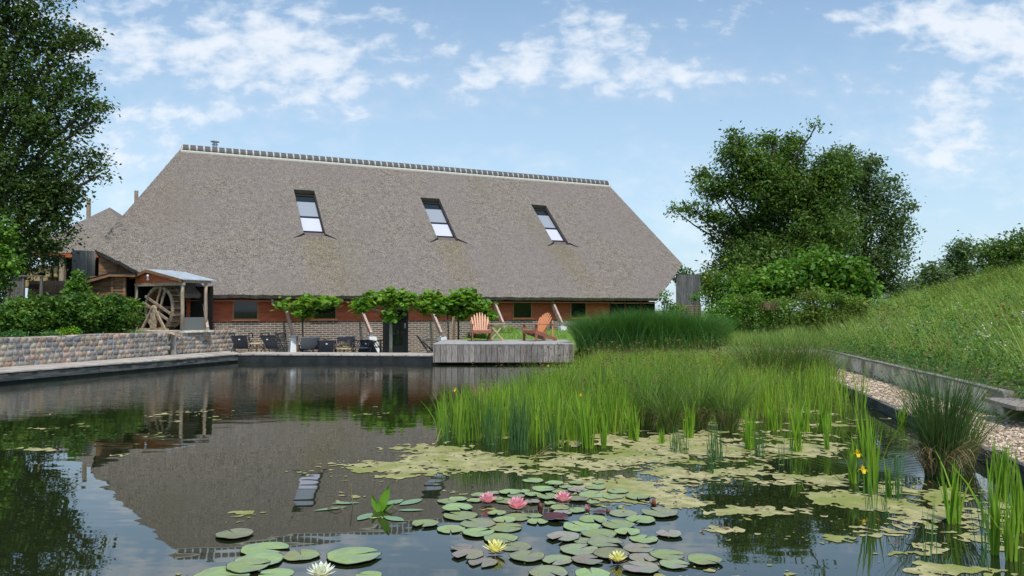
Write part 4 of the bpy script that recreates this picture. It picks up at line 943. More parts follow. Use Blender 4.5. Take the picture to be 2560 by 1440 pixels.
for i, (px, py, w_) in enumerate(((130, 680, 1.15), (62, 684, 1.0), (100, 700, 1.3))):
    p = atY(px, py, Yh + .9); mb = MB(); mb.box((0, 0, 0), (w_, .9, .62 if i < 2 else .9)); o = mb.build('hay_bale', mt['hay'], None, tuple(p), bevel=.08); tag(o, ('round-edged yellow hay bale at the right of the barn opening', 'hay bale on the left under the barn roof', 'lower hay bale under the other two in the barn')[i], 'hay bale')
# ------------------------------------------------------------------ gate and brushwood fence
Yf = 26.0; kf = Yf / F
def fp(px, py): p = atY(px, py, Yf); return p
g0 = fp(10, 776); gr = thing('wooden_gate', 'grey timber garden gate with a solid board panel left of the brushwood fence', 'gate', (g0.x, Yf, .9))
def fx_(px): return (px - 1280) * kf - g0.x
def fz_(py): return CH + (HZ - py) * kf - .9
mb = MB()
for px in (58, 103): mb.box((fx_(px), 0, fz_(692) / 2), (.075, .08, fz_(692)))
mb.box(((fx_(8) + fx_(105)) / 2, -.01, fz_(690)), (fx_(105) - fx_(8), .12, .05)); mb.build('gate_frame', mt['gatewood'], gr)
mb = MB(); k = 8
for i in range(k): mb.box((fx_(10) + (fx_(53) - fx_(10)) * (i + .5) / k, .02, fz_(696) / 2), ((fx_(53) - fx_(10)) / k - .006, .03, fz_(696)))
mb.build('gate_boards', mt['gatewood'], gr)
p0 = fp(62, 776); bf = thing('brushwood_fence', 'dark brushwood fence on wire between the gate and the shed', 'fence', (p0.x, Yf + .15, .9)); x1 = (208 - 62) * kf; hh = fz_(697)
nB = 1500; bs = np.stack([rng.uniform(0, x1, nB), rng.uniform(-.03, .03, nB), np.zeros(nB)], -1)
V, Q = blades(bs, rng.uniform(.9, 1.03, nB) * hh, .012, rng.uniform(0, 6.28, nB), rng.normal(0, .01, nB), 0, segs=2); np_obj('brushwood', V, Q, mt['brush'], bf)
mb = MB(); mb.box((x1 / 2, .05, hh / 2 - .03), (x1, .02, hh - .06)); mb.build('backing', mt['brush'], bf)
mb = MB()
for z in (.25, .5, .75, .95): mb.tube([(0, -.04, hh * z), (x1, -.04, hh * z)], .008, 5)
mb.build('wires', mt['darkmetal'], bf)
#@@OBJ
# ------------------------------------------------------------------ platform with deck chairs
PZ = .66
pf = thing('deck_platform', 'raised box platform of grey weathered planks standing in the pond', 'platform', (-2.41, 24.4, 0))
pw, pd = 4.30, 3.35; mb = MB(); x = 0.; i = 0
while x < pw - .05:
    bw = .178 if i != 21 else .11; bw = min(bw, pw - x); mb.box((x + bw / 2, -.012 + random.uniform(0, .005), (.08 + PZ - .035) / 2), (bw - .012, .024, PZ - .035 - .08)); x += bw; i += 1
mb.build('front_planks', mt['wood_grey'], pf)
for nm, xx in (('side_planks', -.012), ('side_planks', pw + .012)):
    mb = MB(); y = .0
    while y < pd - .1: mb.box((xx, y + .09, (.08 + PZ - .035) / 2), (.024, .168, PZ - .115)); y += .178
    mb.build(nm, mt['wood_grey'], pf)
mb = MB(); y = -.03; k = 0
while y < pd: mb.box((pw / 2, y + .068, PZ - .016), (pw + .08, .132, .03)); y += .138
mb.build('deck_boards', mt['wood_deckp'], pf, bevel=.003)
mb = MB(); mb.box((pw / 2, pd / 2, .33), (pw - .06, pd - .06, .58)); mb.build('inner_frame', mt['dark'], pf)
mb = MB()
for xx in (-.03, pw + .02): mb.box((xx, -.03, (PZ + .05) / 2), (.04, .045, PZ - .1))
mb.build('corner_trim', mt['wood_grey'], pf)
def adirondack(loc_, rz_, m, lab):
    root = thing('garden_chair', lab, 'garden chair', loc_, rz_, 'slatted wooden chairs on the pond platform')
    hts = [.52, .60, .65, .67, .65, .60, .52]
    for i, hh in enumerate(hts):
        u = (i - 3) / 3; x0 = u * .20; x1 = u * .285; mb = MB(); b = Vector((x0, .10, .27)); d = Vector((x1 - x0, .34 * hh / .67, .70 * hh / .67)); n = 5; vs = []
        for j in range(n + 1):
            t = j / n; wdt = (.048 + .018 * t) / 2 * (1 if j < n else .45); p = b + d * t + Vector((0, -.02 * math.sin(t * math.pi), 0))
            for sx_, sy_ in ((-1, 0), (1, 0), (1, 1), (-1, 1)): vs.append(p + Vector((sx_ * wdt, sy_ * .020, 0)))
        fs = [(0, 3, 2, 1), tuple(4 * n + q for q in range(4))]
        for j in range(n):
            for q in range(4): fs.append((4 * j + q, 4 * j + (q + 1) % 4, 4 * j + 4 + (q + 1) % 4, 4 * j + 4 + q))
        mb.add(vs, fs); mb.build('back_slat', m, root)
    for z, y, wd in ((.40, .185, .46), (.66, .315, .56)):
        mb = MB(); mb.box((0, y, z), (wd, .03, .06), rx=-.45); mb.build('back_rail', mt['chairdark'], root)
    mb = MB()
    for j in range(6):
        t = j / 5; mb.box((0, -.40 + .48 * t, .375 - .10 * t), (.54, .085, .02), rx=-.2)
    mb.build('seat', m, root)
    mb = MB(); n = 12; vs = []
    for j in range(n + 1):
        xx = -.29 + .58 * j / n; zb = .265 + .02 * math.cos(j / n * 4 * math.pi)
        vs += [(xx, -.45, zb), (xx, -.45, .375), (xx, -.425, .375), (xx, -.425, zb)]
    fs = [(0, 3, 2, 1), tuple(4 * n + q for q in range(4))]
    for j in range(n):
        for q in range(4): fs.append((4 * j + q, 4 * j + (q + 1) % 4, 4 * j + 4 + (q + 1) % 4, 4 * j + 4 + q))
    mb.add(vs, fs); mb.build('seat_apron', mt['chairdark'], root)
    for s in (-1, 1):
        mb = MB(); mb.box((s * .315, -.36, .28), (.03, .10, .56)); mb.build('front_leg', mt['chairdark'], root)
        mb = MB(); mb.prism([(s * .28, -.44, .27), (s * .28, -.44, .37), (s * .28, .0, .28), (s * .28, .60, .09), (s * .28, .60, .0), (s * .28, .50, .0)], (.026, 0, 0)); mb.build('rear_leg', mt['chairdark'], root)
        mb = MB(); mb.box((s * .315, .38, .42), (.028, .05, .30) if False else (.028, .05, .56)); mb.build('arm_support', m, root)
        mb = MB(); mb.prism([(s * .315 - .07, -.46, .56), (s * .315 + .07, -.46, .56), (s * .315 + .075, -.1, .56), (s * .315 + .035, .44, .56), (s * .315 - .03, .44, .56), (s * .315 - .05, -.1, .56)], (0, 0, .022)); mb.build('armrest', mt['chairdark'], root, bevel=.004)
    return root
p = atZ(1202, 852, PZ); adirondack((p.x, p.y, PZ), R(8), mt['chair'], 'pale slatted wooden chair facing the pond, left of the folding table')
p = atZ(1345, 852, PZ); adirondack((p.x, p.y, PZ), R(-50), mt['chairo'], 'orange slatted wooden chair turned sideways, right of the folding table')
p = atZ(1241, 852, PZ); ft = thing('folding_table', 'small folding table with crossed legs between two slatted wooden chairs', 'table', (p.x, p.y, PZ), R(6))
mb = MB()
for j in range(6): mb.box((0, -.2 + .08 * j, .58), (.56, .07, .02))
mb.build('table_top', mt['teak'], ft); 
for y in (-.17, .17):
    for s in (-1, 1): mb = MB(); mb.bar((s * -.24, y + s * .015, .0), (s * .24, y + s * .015, .57), .022, .045); mb.build('leg', mt['teak'], ft)
mb = MB(); mb.bar((-.2, -.17, .1), (-.2, .17, .1), .02, .03); mb.bar((.2, -.17, .1), (.2, .17, .1), .02, .03); mb.build('stretcher', mt['teak'], ft)

# ------------------------------------------------------------------ terrace furniture
TZ = .045
def recliner(px, Y, rz_, lab, top=840, low=False, z0=TZ):
    k = Y / F; x = (px - 1280) * k; H_ = CH + (HZ - top) * k - z0
    root = thing('terrace_chair', lab, 'garden chair', (x, Y, z0), rz_, 'charcoal textile chairs on the terrace'); wd = .56
    sh_ = .42 if not low else .36
    mb = MB(); mb.prism([(-wd / 2 + .05, -.06, .12), (wd / 2 - .05, -.06, .12), (wd / 2 - .03, -.46, H_), (-wd / 2 + .03, -.46, H_)], (0, .012, .006)); bk = mb.build('backrest', mt['textile'], root)
    mb = MB(); mb.box((0, -.47, H_ - .10), (.06, .008, .035)); mb.build('badge', mt['badge'], bk)
    mb = MB(); mb.box((0, .05, sh_), (wd - .05, .48, .015)); mb.build('seat', mt['textile'], root)
    mb = MB(); 
    for s in (-1, 1): mb.tube([(s * wd / 2, -.20, sh_ - .02), (s * wd / 2, -.47, H_ + .02)], .013, 7)
    mb.tube([(-wd / 2, -.47, H_ + .02), (wd / 2, -.47, H_ + .02)], .016, 7); mb.build('back_frame', mt['darkmetal'], root)
    for s in (-1, 1):
        mb = MB(); mb.tube([(s * wd / 2, .28, 0), (s * wd / 2, -.28, sh_ + .2)], .013, 7); mb.build('leg', mt['darkmetal'], root)
        mb = MB(); mb.tube([(s * wd / 2, -.42, 0), (s * wd / 2, .28, sh_)], .013, 7); mb.build('leg', mt['darkmetal'], root)
        mb = MB(); mb.tube([(s * (wd / 2 + .02), -.36, sh_ + .22), (s * (wd / 2 + .03), .0, sh_ + .25), (s * (wd / 2 + .03), .24, sh_ + .22), (s * (wd / 2 + .02), .30, sh_ + .08)], .02, 7); mb.build('armrest', mt['darkmetal'], root)
    return root
recliner(606, 27.2, R(8), 'charcoal chair beside the cobble wall, left of the round log table', z0=.25)
recliner(685, 27.0, R(-10), 'charcoal chair right of the round log table', z0=.25)
recliner(817, 27.1, R(14), 'low charcoal chair in front of the first grey sun lounger', 851, True)
recliner(908, 27.1, R(170), 'charcoal chair facing the pond right of the flower table', 858, True)
recliner(936, 27.6, R(-28), 'charcoal chair nearest the black door', 851, True)
recliner(1078, 27.4, R(-78), 'charcoal chair half hidden at the left end of the platform', 842, True)
recliner(800, 27.5, R(60), 'charcoal chair seen edge on beside the first lounger', 856, True)
def lounger(px, Y, lab, top, rz_=R(14)):
    k = Y / F; x = (px - 1280) * k; H_ = CH + (HZ - top) * k - TZ
    root = thing('sun_lounger', lab, 'sun lounger', (x, Y, TZ), rz_, 'grey sun loungers on the terrace'); wd = .66
    mb = MB(); mb.prism([(-wd / 2, 0, .32), (wd / 2, 0, .32), (wd / 2 - .02, -.42, H_), (-wd / 2 + .02, -.42, H_)], (0, .014, .01)); mb.build('backrest', mt['textile2'], root)
    mb = MB(); mb.box((0, .62, .33), (wd, 1.25, .015)); mb.build('seat', mt['textile2'], root)
    mb = MB()
    for s in (-1, 1): mb.tube([(s * wd / 2, -.1, .31), (s * wd / 2, 1.25, .31)], .018, 7)
    mb.tube([(-wd / 2, -.1, .31), (wd / 2, -.1, .31)], .018, 7); mb.build('frame', mt['darkmetal'], root)
    for s in (-1, 1):
        for y in (-.05, 1.15): mb = MB(); mb.tube([(s * wd / 2, y, 0), (s * wd / 2, y, .31)], .016, 7); mb.build('leg', mt['darkmetal'], root)
lounger(777, 27.3, 'grey sun lounger with raised back beside the first plane tree', 842)
lounger(865, 28.2, 'grey sun lounger with raised back behind the flower table', 841)
# round tables
def round_table(px, Y, lab, top, r, z0, name='garden_table'):
    k = Y / F; x = (px - 1280) * k; H_ = CH + (HZ - top) * k - z0
    root = thing(name, lab, 'table', (x, Y, z0)); mb = MB(); mb.lathe((0, 0, 0), [(r * .97, H_ - .035), (r, H_ - .03), (r, H_ - .005), (r * .98, H_)], 26); mb.build('table_top', mt['teak'], root)
    for a in (.5, 2.1, 3.6, 5.2):
        mb = MB(); mb.tube([(math.cos(a) * r * .75, math.sin(a) * r * .75, 0), (math.cos(a) * r * .5, math.sin(a) * r * .5, H_ - .03)], .03, 7); mb.build('leg', mt['teak'], root)
    mb = MB()
    for a in (.5, 2.1): mb.tube([(math.cos(a) * r * .6, math.sin(a) * r * .6, H_ * .5), (-math.cos(a) * r * .6, -math.sin(a) * r * .6, H_ * .5)], .022, 7)
    mb.build('cross_rails', mt['teak'], root); return root, (x, Y, z0 + H_)
round_table(646, 27.2, 'round rustic log table between two charcoal chairs', 857, .33, .25)
_, tp = round_table(866, 27.3, 'round pale wooden table carrying a bowl of pink flowers', 869, .38, TZ)
fl = thing('flower_bowl', 'bowl of pink flowers standing on the round terrace table', 'flowers', tp); mb = MB(); mb.lathe((0, 0, 0), [(.08, 0), (.14, .02), (.17, .07), (.15, .075)], 14); mb.build('bowl', mt['white'], fl)
cc = rng.normal(size=(420, 3)) * np.array([.13, .12, .045]) + np.array([0, 0, .13]); V, Q = leaves(cc, .055, aspect=.9); np_obj('blossoms', V, Q, mt['mauve'], fl)
cc = rng.normal(size=(260, 3)) * np.array([.13, .12, .04]) + np.array([0, 0, .10]); V, Q = leaves(cc, .07); np_obj('leaves', V, Q, mt['herb'], fl)
p = atY(743, 878, 27.6); bp = thing('wooden_figure', 'short brown wooden post beside the first white pier', 'post', (p.x, p.y, TZ)); mb = MB(); mb.tube([(0, 0, 0), (.02, 0, .35), (-.01, 0, .75)], [.05, .045, .03], 8); mb.build('post_stake', mt['shedwood'], bp); mb = MB(); mb.box((.04, 0, .35), (.12, .06, .18)); mb.build('post_box', mt['darkmetal'], bp)
p = atY(951, 878, 28.3); bp = thing('wooden_post', 'thin brown post just left of the black door', 'post', (p.x, p.y, TZ)); mb = MB(); mb.tube([(0, 0, 0), (.01, 0, .6)], [.04, .035], 8); mb.build('stake', mt['shedwood'], bp)
# solar disc lamp on the fourth brace pier, and a boat-like white towel omitted; stakes by the tree
for i, (a, b, lab) in enumerate((((1133, 792), (1123, 852), 'pale slanting tree stake at the left of the platform'), ((1136, 790), (1134, 852), 'dark upright tree stake at the left of the platform'))):
    Y = 27.5; p = atY(*b, Y); q = atY(*a, Y + .05); st = thing('tree_stake', lab, 'stake', (p.x, p.y, .1)); mb = MB(); mb.tube([(0, 0, 0), (q.x - p.x, 0, q.z - .1)], [.035, .03], 8); mb.build('stake', mt['post'] if i == 0 else mt['shedwood'], st)
p = atY(1101, 841, 28.0); dl = thing('outdoor_lamp', 'flat disc lamp on a thin stem by the third brace', 'lamp', (p.x, p.y, TZ)); mb = MB(); mb.lathe((0, 0, p.z - TZ), [(.04, .02), (.14, .01), (.15, -.01), (.05, -.03)], 16); mb.build('lamp_disc', mt['steel'], dl); mb = MB(); mb.tube([(0, 0, 0), (0, 0, p.z - TZ)], .015, 6); mb.build('stem', mt['steel'], dl)

# ------------------------------------------------------------------ pollarded plane trees on the terrace
def plane_tree(lab, px, Y, bl, tr, m_bark, n, topy):
    k = Y / F; base = (( px - 1280) * k, Y, hgt((px - 1280) * k, Y)); B_ = px_blobs([(a, b, c, d, Y, .5) for a, b, c, d in bl], Y)
    root = thing('plane_tree', lab, 'tree', base, 0, 'young plane trees along the terrace')
    crown('crown', B_, int(n * .72), 9, .19, .10, mt['plane'], root, base, aspect=.95, shell=.5, up=.9, flat=.8)
    top = atY(px, topy, Y); mb = MB(); b = Vector(base); hh = top.z - b.z
    mb.tube([(0, 0, 0), (.01, 0, hh * .5), (-.01, 0, hh)], [tr, tr * .9, tr * .75], 9)
    for c in B_: limbs(mb, top - b, [c[0] - b], tr * .6, tr * .25)
    mb.build('trunk', mt[m_bark], root, smooth=True)
plane_tree('thin young plane tree with flat trained crown in front of the second window', 757, 27.7, [(716, 763, 26, 10), (765, 758, 32, 13), (815, 757, 30, 12), (757, 781, 20, 14)], .035, 'bark', 120, 790)
plane_tree('plane tree with pale trunk and full crown before the black door', 977, 27.0, [(900, 765, 28, 15), (938, 752, 32, 17), (985, 745, 36, 22), (1020, 752, 28, 18), (978, 786, 22, 14)], .065, 'palebark', 240, 790)
plane_tree('small plane crown between the black door and the platform', 1120, 27.8, [(1060, 762, 24, 17), (1080, 742, 20, 14), (1095, 768, 24, 16)], .03, 'bark', 110, 785)
plane_tree('dense plane tree crown above the left end of the platform', 1146, 28.0, [(1130, 752, 26, 20), (1165, 748, 34, 22), (1195, 768, 28, 22), (1145, 780, 26, 17), (1220, 790, 16, 8)], .04, 'bark', 250, 790)

# ------------------------------------------------------------------ trees and shrubs, left
bl = px_blobs([(60, 60, 120, 70), (150, 110, 80, 60), (200, 95, 45, 26), (40, 190, 150, 90), (190, 190, 60, 36), (100, 300, 140, 80), (225, 265, 48, 26), (250, 290, 40, 16), (150, 235, 80, 50), (40, 420, 150, 90), (175, 400, 55, 45), (232, 405, 30, 45), (250, 438, 34, 16),
                (60, 530, 120, 70), (140, 560, 42, 50), (60, 610, 70, 40), (110, 480, 90, 60), (175, 500, 30, 40), (120, 590, 70, 40), (150, 470, 60, 40), (-90, 80, 150, 150), (-110, 350, 170, 190), (40, -110, 190, 130), (-80, -200, 180, 120)], 27.)
tree('oak_tree', 'big dark oak whose crown fills the upper left corner', 'tree', (-19.0, 27.2, .9), (-17.8, 27, 11.5), bl, 2900, 24, .135, .19, mt['oak'], tr=.34, nt_=140, shell=.5, aspect=.62, flat=.6)
bush('maple_shrub', 'bright green maple shrub under the oak at the left edge', px_blobs([(-10, 590, 45, 50), (8, 655, 40, 36), (-10, 710, 34, 30)], 23.8), 130, 16, .13, .13, mt['hazel'], base=(-15.6, 23.8, 1.0), aspect=.8)
bush('oak_undergrowth', 'dark leafy undergrowth between the oak and the hay barn', px_blobs([(70, 650, 70, 40), (130, 640, 36, 26), (10, 690, 60, 50), (-40, 740, 60, 60)], 30.), 260, 18, .13, .2, mt['oak'], base=(-18.5, 30, .9))
hl = [(20, 800, 55, 36, 21.2, .5), (80, 790, 50, 44, 21.9, .55), (140, 790, 50, 40, 22.5, .55)]
bush('hedge_shrub', 'broad green shrub at the left end of the hedge above the cobble wall', px_blobs(hl[:2] + [(40, 765, 22, 22, 21.4, .3), (105, 752, 18, 16, 22, .25), (70, 760, 16, 14, 21.8, .25)], 22), 330, 18, .115, .10, mt['hedge2'], 'garden shrubs above the cobble wall', shell=.4)
bush('hedge_shrub', 'yellow-green leafy shrub in the middle of the hedge above the cobble wall', px_blobs([(150, 792, 52, 38, 22.6, .55), (205, 786, 50, 44, 23.1, .6), (180, 750, 20, 16, 22.8, .3), (135, 758, 16, 14, 22.4, .3), (222, 748, 14, 12, 23.2, .25)], 22), 330, 18, .115, .10, mt['hedge2'], 'garden shrubs above the cobble wall', shell=.4)
bush('hedge_shrub', 'rounded green shrub next to the left post of the wheel shelter', px_blobs([(262, 790, 48, 42, 23.8, .6), (305, 790, 38, 42, 24.3, .6), (335, 770, 16, 16, 24.5, .3), (280, 750, 22, 14, 24, .3), (312, 755, 14, 12, 24.3, .25)], 22), 320, 18, .115, .10, mt['hedge2'], 'garden shrubs above the cobble wall', shell=.4)
bush('low_shrubs', 'low green ground plants along the top of the cobble wall', px_blobs([(20, 838, 50, 8, 20.6, .4), (100, 836, 50, 7, 21.6, .4), (230, 828, 30, 6, 23.2, .3)], 22), 110, 14, .07, .06, mt['herbdark'], kind='stuff', stems=0)
bush('sapling', 'slender young tree rising above the hedge before the shed', px_blobs([(190, 715, 22, 24), (200, 690, 12, 14), (175, 740, 16, 12)], 24.8), 55, 12, .13, .10, mt['hazel'], base=(-13.9, 24.8, 1.0), stems=2, aspect=.8)
bush('lime_plant', 'small lime-green plant in front of the hedge', px_blobs([(172, 830, 28, 9, 22.2, .3)], 22), 60, 14, .08, .05, mt['lime'], stems=0)
def tuft(name, label, catg, px, py, rx, h, n, m, Y, w_=.008, group=None, lean=.3, curve=.3, droop=.1, kind=None):
    k = Y / F; c = atY(px, py, Y); a = rng.uniform(0, 6.28, n); r = np.sqrt(rng.uniform(0, 1, n)) * rx * k
    b = np.stack([c.x + r * np.cos(a), c.y + r * np.sin(a) * .6, np.full(n, c.z)], -1)
    V, Q = blades(b, h * rng.uniform(.6, 1.1, n), w_, rng.uniform(0, 6.28, n), rng.uniform(0, lean, n), rng.uniform(0, curve, n), rng.uniform(0, droop, n))
    root = thing(name, label, catg, tuple(c), 0, group, kind); np_obj('blades', V, Q, m, root, tuple(c)); return root
tuft('lavender', 'grey-green lavender tuft spilling over the wall below the shelter', 'plant', 320, 836, 36, .22, 420, mt['meadow'], 24.3, .010, lean=.7, curve=.3)
tuft('lavender', 'small grassy tuft on the wall left of the lavender', 'plant', 262, 838, 22, .15, 220, mt['herb'], 23.6, .010, lean=.7)

# ------------------------------------------------------------------ trees and shrubs, right
bl = px_blobs([(1905, 470, 90, 80), (1845, 400, 60, 50), (1960, 400, 75, 60), (1800, 470, 60, 36), (1735, 522, 38, 12), (1700, 520, 20, 8), (1790, 545, 45, 20), (1860, 580, 85, 60), (2000, 500, 100, 90), (1830, 650, 45, 34), (1790, 665, 20, 9),
                (1900, 660, 110, 70), (2030, 600, 90, 90), (1998, 345, 26, 26), (1860, 350, 30, 24), (2018, 325, 12, 18), (1925, 348, 26, 20), (1825, 345, 12, 20), (2080, 430, 60, 50), (1770, 430, 26, 26), (1940, 580, 80, 60), (2055, 470, 50, 60), (2060, 560, 60, 60)], 40.)
for i in range(len(bl)): bl[i] = (bl[i][0] + Vector((0, random.uniform(-1.2, 1.2), 0)), *bl[i][1:])
tree('cherry_tree', 'tall broad-crowned green tree right of the thatched house', 'tree', (13.0, 40., .8), (13.5, 40, 10.4), bl, 2700, 20, .22, .25, mt['cherry'], tr=.24, nt_=110, shell=.5, aspect=.42, droop=1.0, flat=.75)
bl = px_blobs([(2150, 450, 60, 60), (2200, 520, 70, 60), (2240, 590, 50, 60), (2130, 560, 70, 70), (2190, 650, 80, 60), (2110, 390, 36, 26), (2215, 720, 70, 40), (2130, 700, 70, 60), (2275, 520, 16, 20), (2085, 470, 60, 70), (2070, 580, 60, 70), (2225, 455, 24, 24), (2180, 410, 24, 18)], 45.)
tree('oak_tree', 'dark oak standing behind the right side of the broad green tree', 'tree', (20.3, 45., .8), (20.5, 45, 10.), bl, 1500, 20, .19, .26, mt['oak2'], tr=.28, nt_=70, shell=.5)
bl = px_blobs([(1960, 710, 80, 50), (2040, 680, 80, 55), (2110, 700, 70, 60), (2155, 735, 45, 40), (1890, 735, 70, 45)], 32.)
bush('hazel_shrub', 'large bright green hazel shrub in front of the broad tree', bl, 620, 16, .19, .20, mt['hazel'], base=(12., 32, .6), aspect=.85, shell=.4)
bush('elder_shrub', 'mid green shrub between the dark board screen and the hazel', px_blobs([(1795, 735, 36, 40), (1850, 705, 50, 40), (1780, 700, 26, 24), (1840, 750, 50, 26)], 33.), 300, 16, .14, .2, mt['hedge'], base=(9., 33, .6))
bush('small_shrub', 'thin light shrub against the right corner of the house', px_blobs([(1665, 745, 16, 20, 31), (1680, 775, 36, 14, 31), (1740, 740, 18, 20, 31)], 31.), 70, 12, .11, .10, mt['hazel'], base=(6.3, 31, .7), stems=2)
hb_ = [(1805, 795, 46, 44), (1860, 795, 44, 50), (1925, 790, 46, 46), (1990, 795, 44, 44), (2050, 785, 50, 56), (2110, 790, 45, 54), (2160, 800, 34, 44), (1835, 755, 22, 16), (1880, 750, 26, 18), (2030, 740, 26, 16), (2085, 742, 20, 14), (2140, 760, 26, 18), (1960, 760, 18, 12)]
bush('hedge', 'leafy mixed hedge with yellowish tips behind the ornamental grass', px_blobs([(a, b, c, d, 28.5, .8) for a, b, c, d in hb_], 28.5), 1250, 16, .10, .13, mt['hedge'], base=(9.5, 28.5, .5), shell=.35)
tuft('dry_flower_heads', 'buff dry flower heads sticking out of the hedge top', 'plant', 1925, 775, 26, .38, 200, mt['dry'], 28.0, .02, lean=.5)
# far trees on and beyond the bank
bush('bank_tree', 'rounded green tree behind the low point of the bank', px_blobs([(2330, 690, 36, 30), (2300, 725, 36, 26), (2360, 720, 40, 30), (2260, 735, 30, 24)], 50.), 320, 16, .22, .30, mt['oak2'], 'trees beyond the grassy bank', base=(27, 50, 1))
bush('bank_tree', 'dark slim tree left of the broad far tree on the bank', px_blobs([(2405, 625, 26, 24), (2395, 665, 34, 30), (2420, 700, 30, 30)], 56.), 280, 16, .24, .33, mt['oak2'], 'trees beyond the grassy bank', base=(32.7, 56, 1))
bush('bank_tree', 'broad hazy green tree at the right edge above the bank', px_blobs([(2480, 630, 50, 34), (2540, 625, 60, 40), (2470, 680, 60, 34), (2560, 680, 60, 40), (2532, 588, 12, 14), (2580, 590, 20, 24)], 58.), 560, 16, .26, .36, mt['cherry'], 'trees beyond the grassy bank', base=(37, 58, 1))
bush('distant_trees', 'low far tree line seen at the right end of the house', px_blobs([(1702, 690, 14, 16), (1725, 697, 14, 8), (1770, 705, 30, 20)], 60.), 120, 14, .28, .35, mt['oak2'], base=(14, 60, .8), kind='stuff', stems=0)
bush('broom_shrub', 'yellow-green broom shrub on the crest at the right edge', px_blobs([(2520, 705, 60, 34), (2460, 720, 50, 22), (2580, 690, 50, 36)], 27.5), 480, 20, .06, .16, mt['yellowshrub'], stems=0, base=(17, 27.5, 2.9), aspect=.3, up=0)
bush('broom_shrub', 'low rusty green broom on the crest beside the yellow-green one', px_blobs([(2400, 728, 46, 14), (2350, 735, 30, 10)], 30.), 200, 20, .06, .16, mt['yellowshrub'], stems=0, base=(17, 30, 2.4), aspect=.3, up=0)

# ornamental grass row
n = 22000; t = rng.uniform(0, 1, n); xx = 2.25 + 4.5 * t + rng.normal(0, .09, n); yy2 = 25.2 + .25 * t + rng.normal(0, .28, n); az = rng.uniform(0, 6.28, n)
endk = np.clip(np.minimum(t, 1 - t) * 7, .0, 1); out_ = np.where(rng.uniform(0, 1, n) < .5, np.where(t < .5, np.pi, 0.), az) ; az = np.where(endk < 1, out_ + rng.normal(0, .5, n), az)
bs = np.stack([xx, yy2, np.full(n, .46)], -1); V, Q = blades(bs, rng.uniform(.9, 1.5, n) * (.74 + .28 * np.sin(np.pi * np.clip(t, .02, .98)) ** .6), .013, az, rng.uniform(0, .3, n), rng.uniform(.1, .65, n), rng.uniform(.0, .3, n), segs=5)
o = np_obj('ornamental_grass', V, Q, mt['misc'], base=(4.2, 25.3, .46)); tag(o, 'long rounded row of dark green ornamental grass right of the platform', 'ornamental grass', kind='stuff')

# meadow on the bank
def bank_pts(n, d0, d1, y0, y1, pw=1.):
    Y = y0 + (y1 - y0) * rng.uniform(0, 1, n) ** pw; d = rng.uniform(d0, d1, n); X = wallx(Y) + d; return X, Y, height(X, Y)
mead = thing('meadow_grass', 'tall soft meadow grass covering the bank on the right', 'grass', (14, 18, 1.5), kind='stuff')
X, Y, Z = bank_pts(34000, .5, 13, 6.5, 34, 1.1); n = len(X)
nz = np.array([mnoise.noise(Vector((x * .55, y * .4, 2.))) + .5 * mnoise.noise(Vector((x * 1.7, y * 1.2, 5.))) for x, y in zip(X, Y)]); V, Q = blades(np.stack([X, Y, Z], -1), rng.uniform(.35, .85, n) * (1 + .65 * nz), rng.uniform(.010, .022, n), rng.normal(2.9, .9, n), rng.uniform(0, .35, n), rng.uniform(.1, .5, n), rng.uniform(0, .2, n)); np_obj('green_blades', V, Q, mt['meadow'], mead, (14, 18, 1.5))
X, Y, Z = bank_pts(14000, .5, 14, 6.5, 44, 1.); n = len(X)
V, Q = blades(np.stack([X, Y, Z], -1), rng.uniform(.5, .95, n), rng.uniform(.008, .016, n), rng.normal(2.9, 1.2, n), rng.uniform(0, .3, n), rng.uniform(.1, .4, n), rng.uniform(0, .2, n)); np_obj('pale_blades', V, Q, mt['meadow2'], mead, (14, 18, 1.5))
X, Y, Z = bank_pts(5000, .8, 14, 8, 40, 1.); n = len(X)
V, Q = blades(np.stack([X, Y, Z], -1), rng.uniform(.6, 1.1, n), rng.uniform(.02, .035, n), rng.normal(2.9, 1.2, n), rng.uniform(0, .3, n), rng.uniform(.1, .6, n), rng.uniform(0, .3, n)); np_obj('broad_blades', V, Q, mt['meadow'], mead, (14, 18, 1.5))
herbs = thing('meadow_herbs', 'leafy herbs and white umbels along the top of the concrete wall', 'plants', (9.5, 15, .6), kind='stuff')
def herbcloud(nm, nc, per, d0, d1, y0, y1, h0, h1, size, m, sp=.10):
    X, Y, Z = bank_pts(nc, d0, d1, y0, y1, 1.2); Z = Z + rng.uniform(h0, h1, nc); p_ = np.repeat(np.stack([X, Y, Z], -1), per, 0) + rng.normal(size=(nc * per, 3)) * np.array([sp, sp, sp * .8]); V, Q = leaves(p_, size, droop=.4, aspect=.6, up=.8); np_obj(nm, V, Q, m, herbs, (9.5, 15, .6))
herbcloud('light_leaves', 2600, 14, .15, 4.5, 7, 24, .05, .45, .05, mt['herb'], .13)
herbcloud('dark_leaves', 900, 14, .0, 2.6, 7, 24, .0, .35, .065, mt['herbdark'], .12)
herbcloud('overhanging_leaves', 150, 12, -.12, .15, 8, 23, -.08, .10, .05, mt['herbdark'], .07)
herbcloud('far_leaves', 700, 14, 2, 9, 20, 40, .1, .6, .09, mt['herb'], .2)
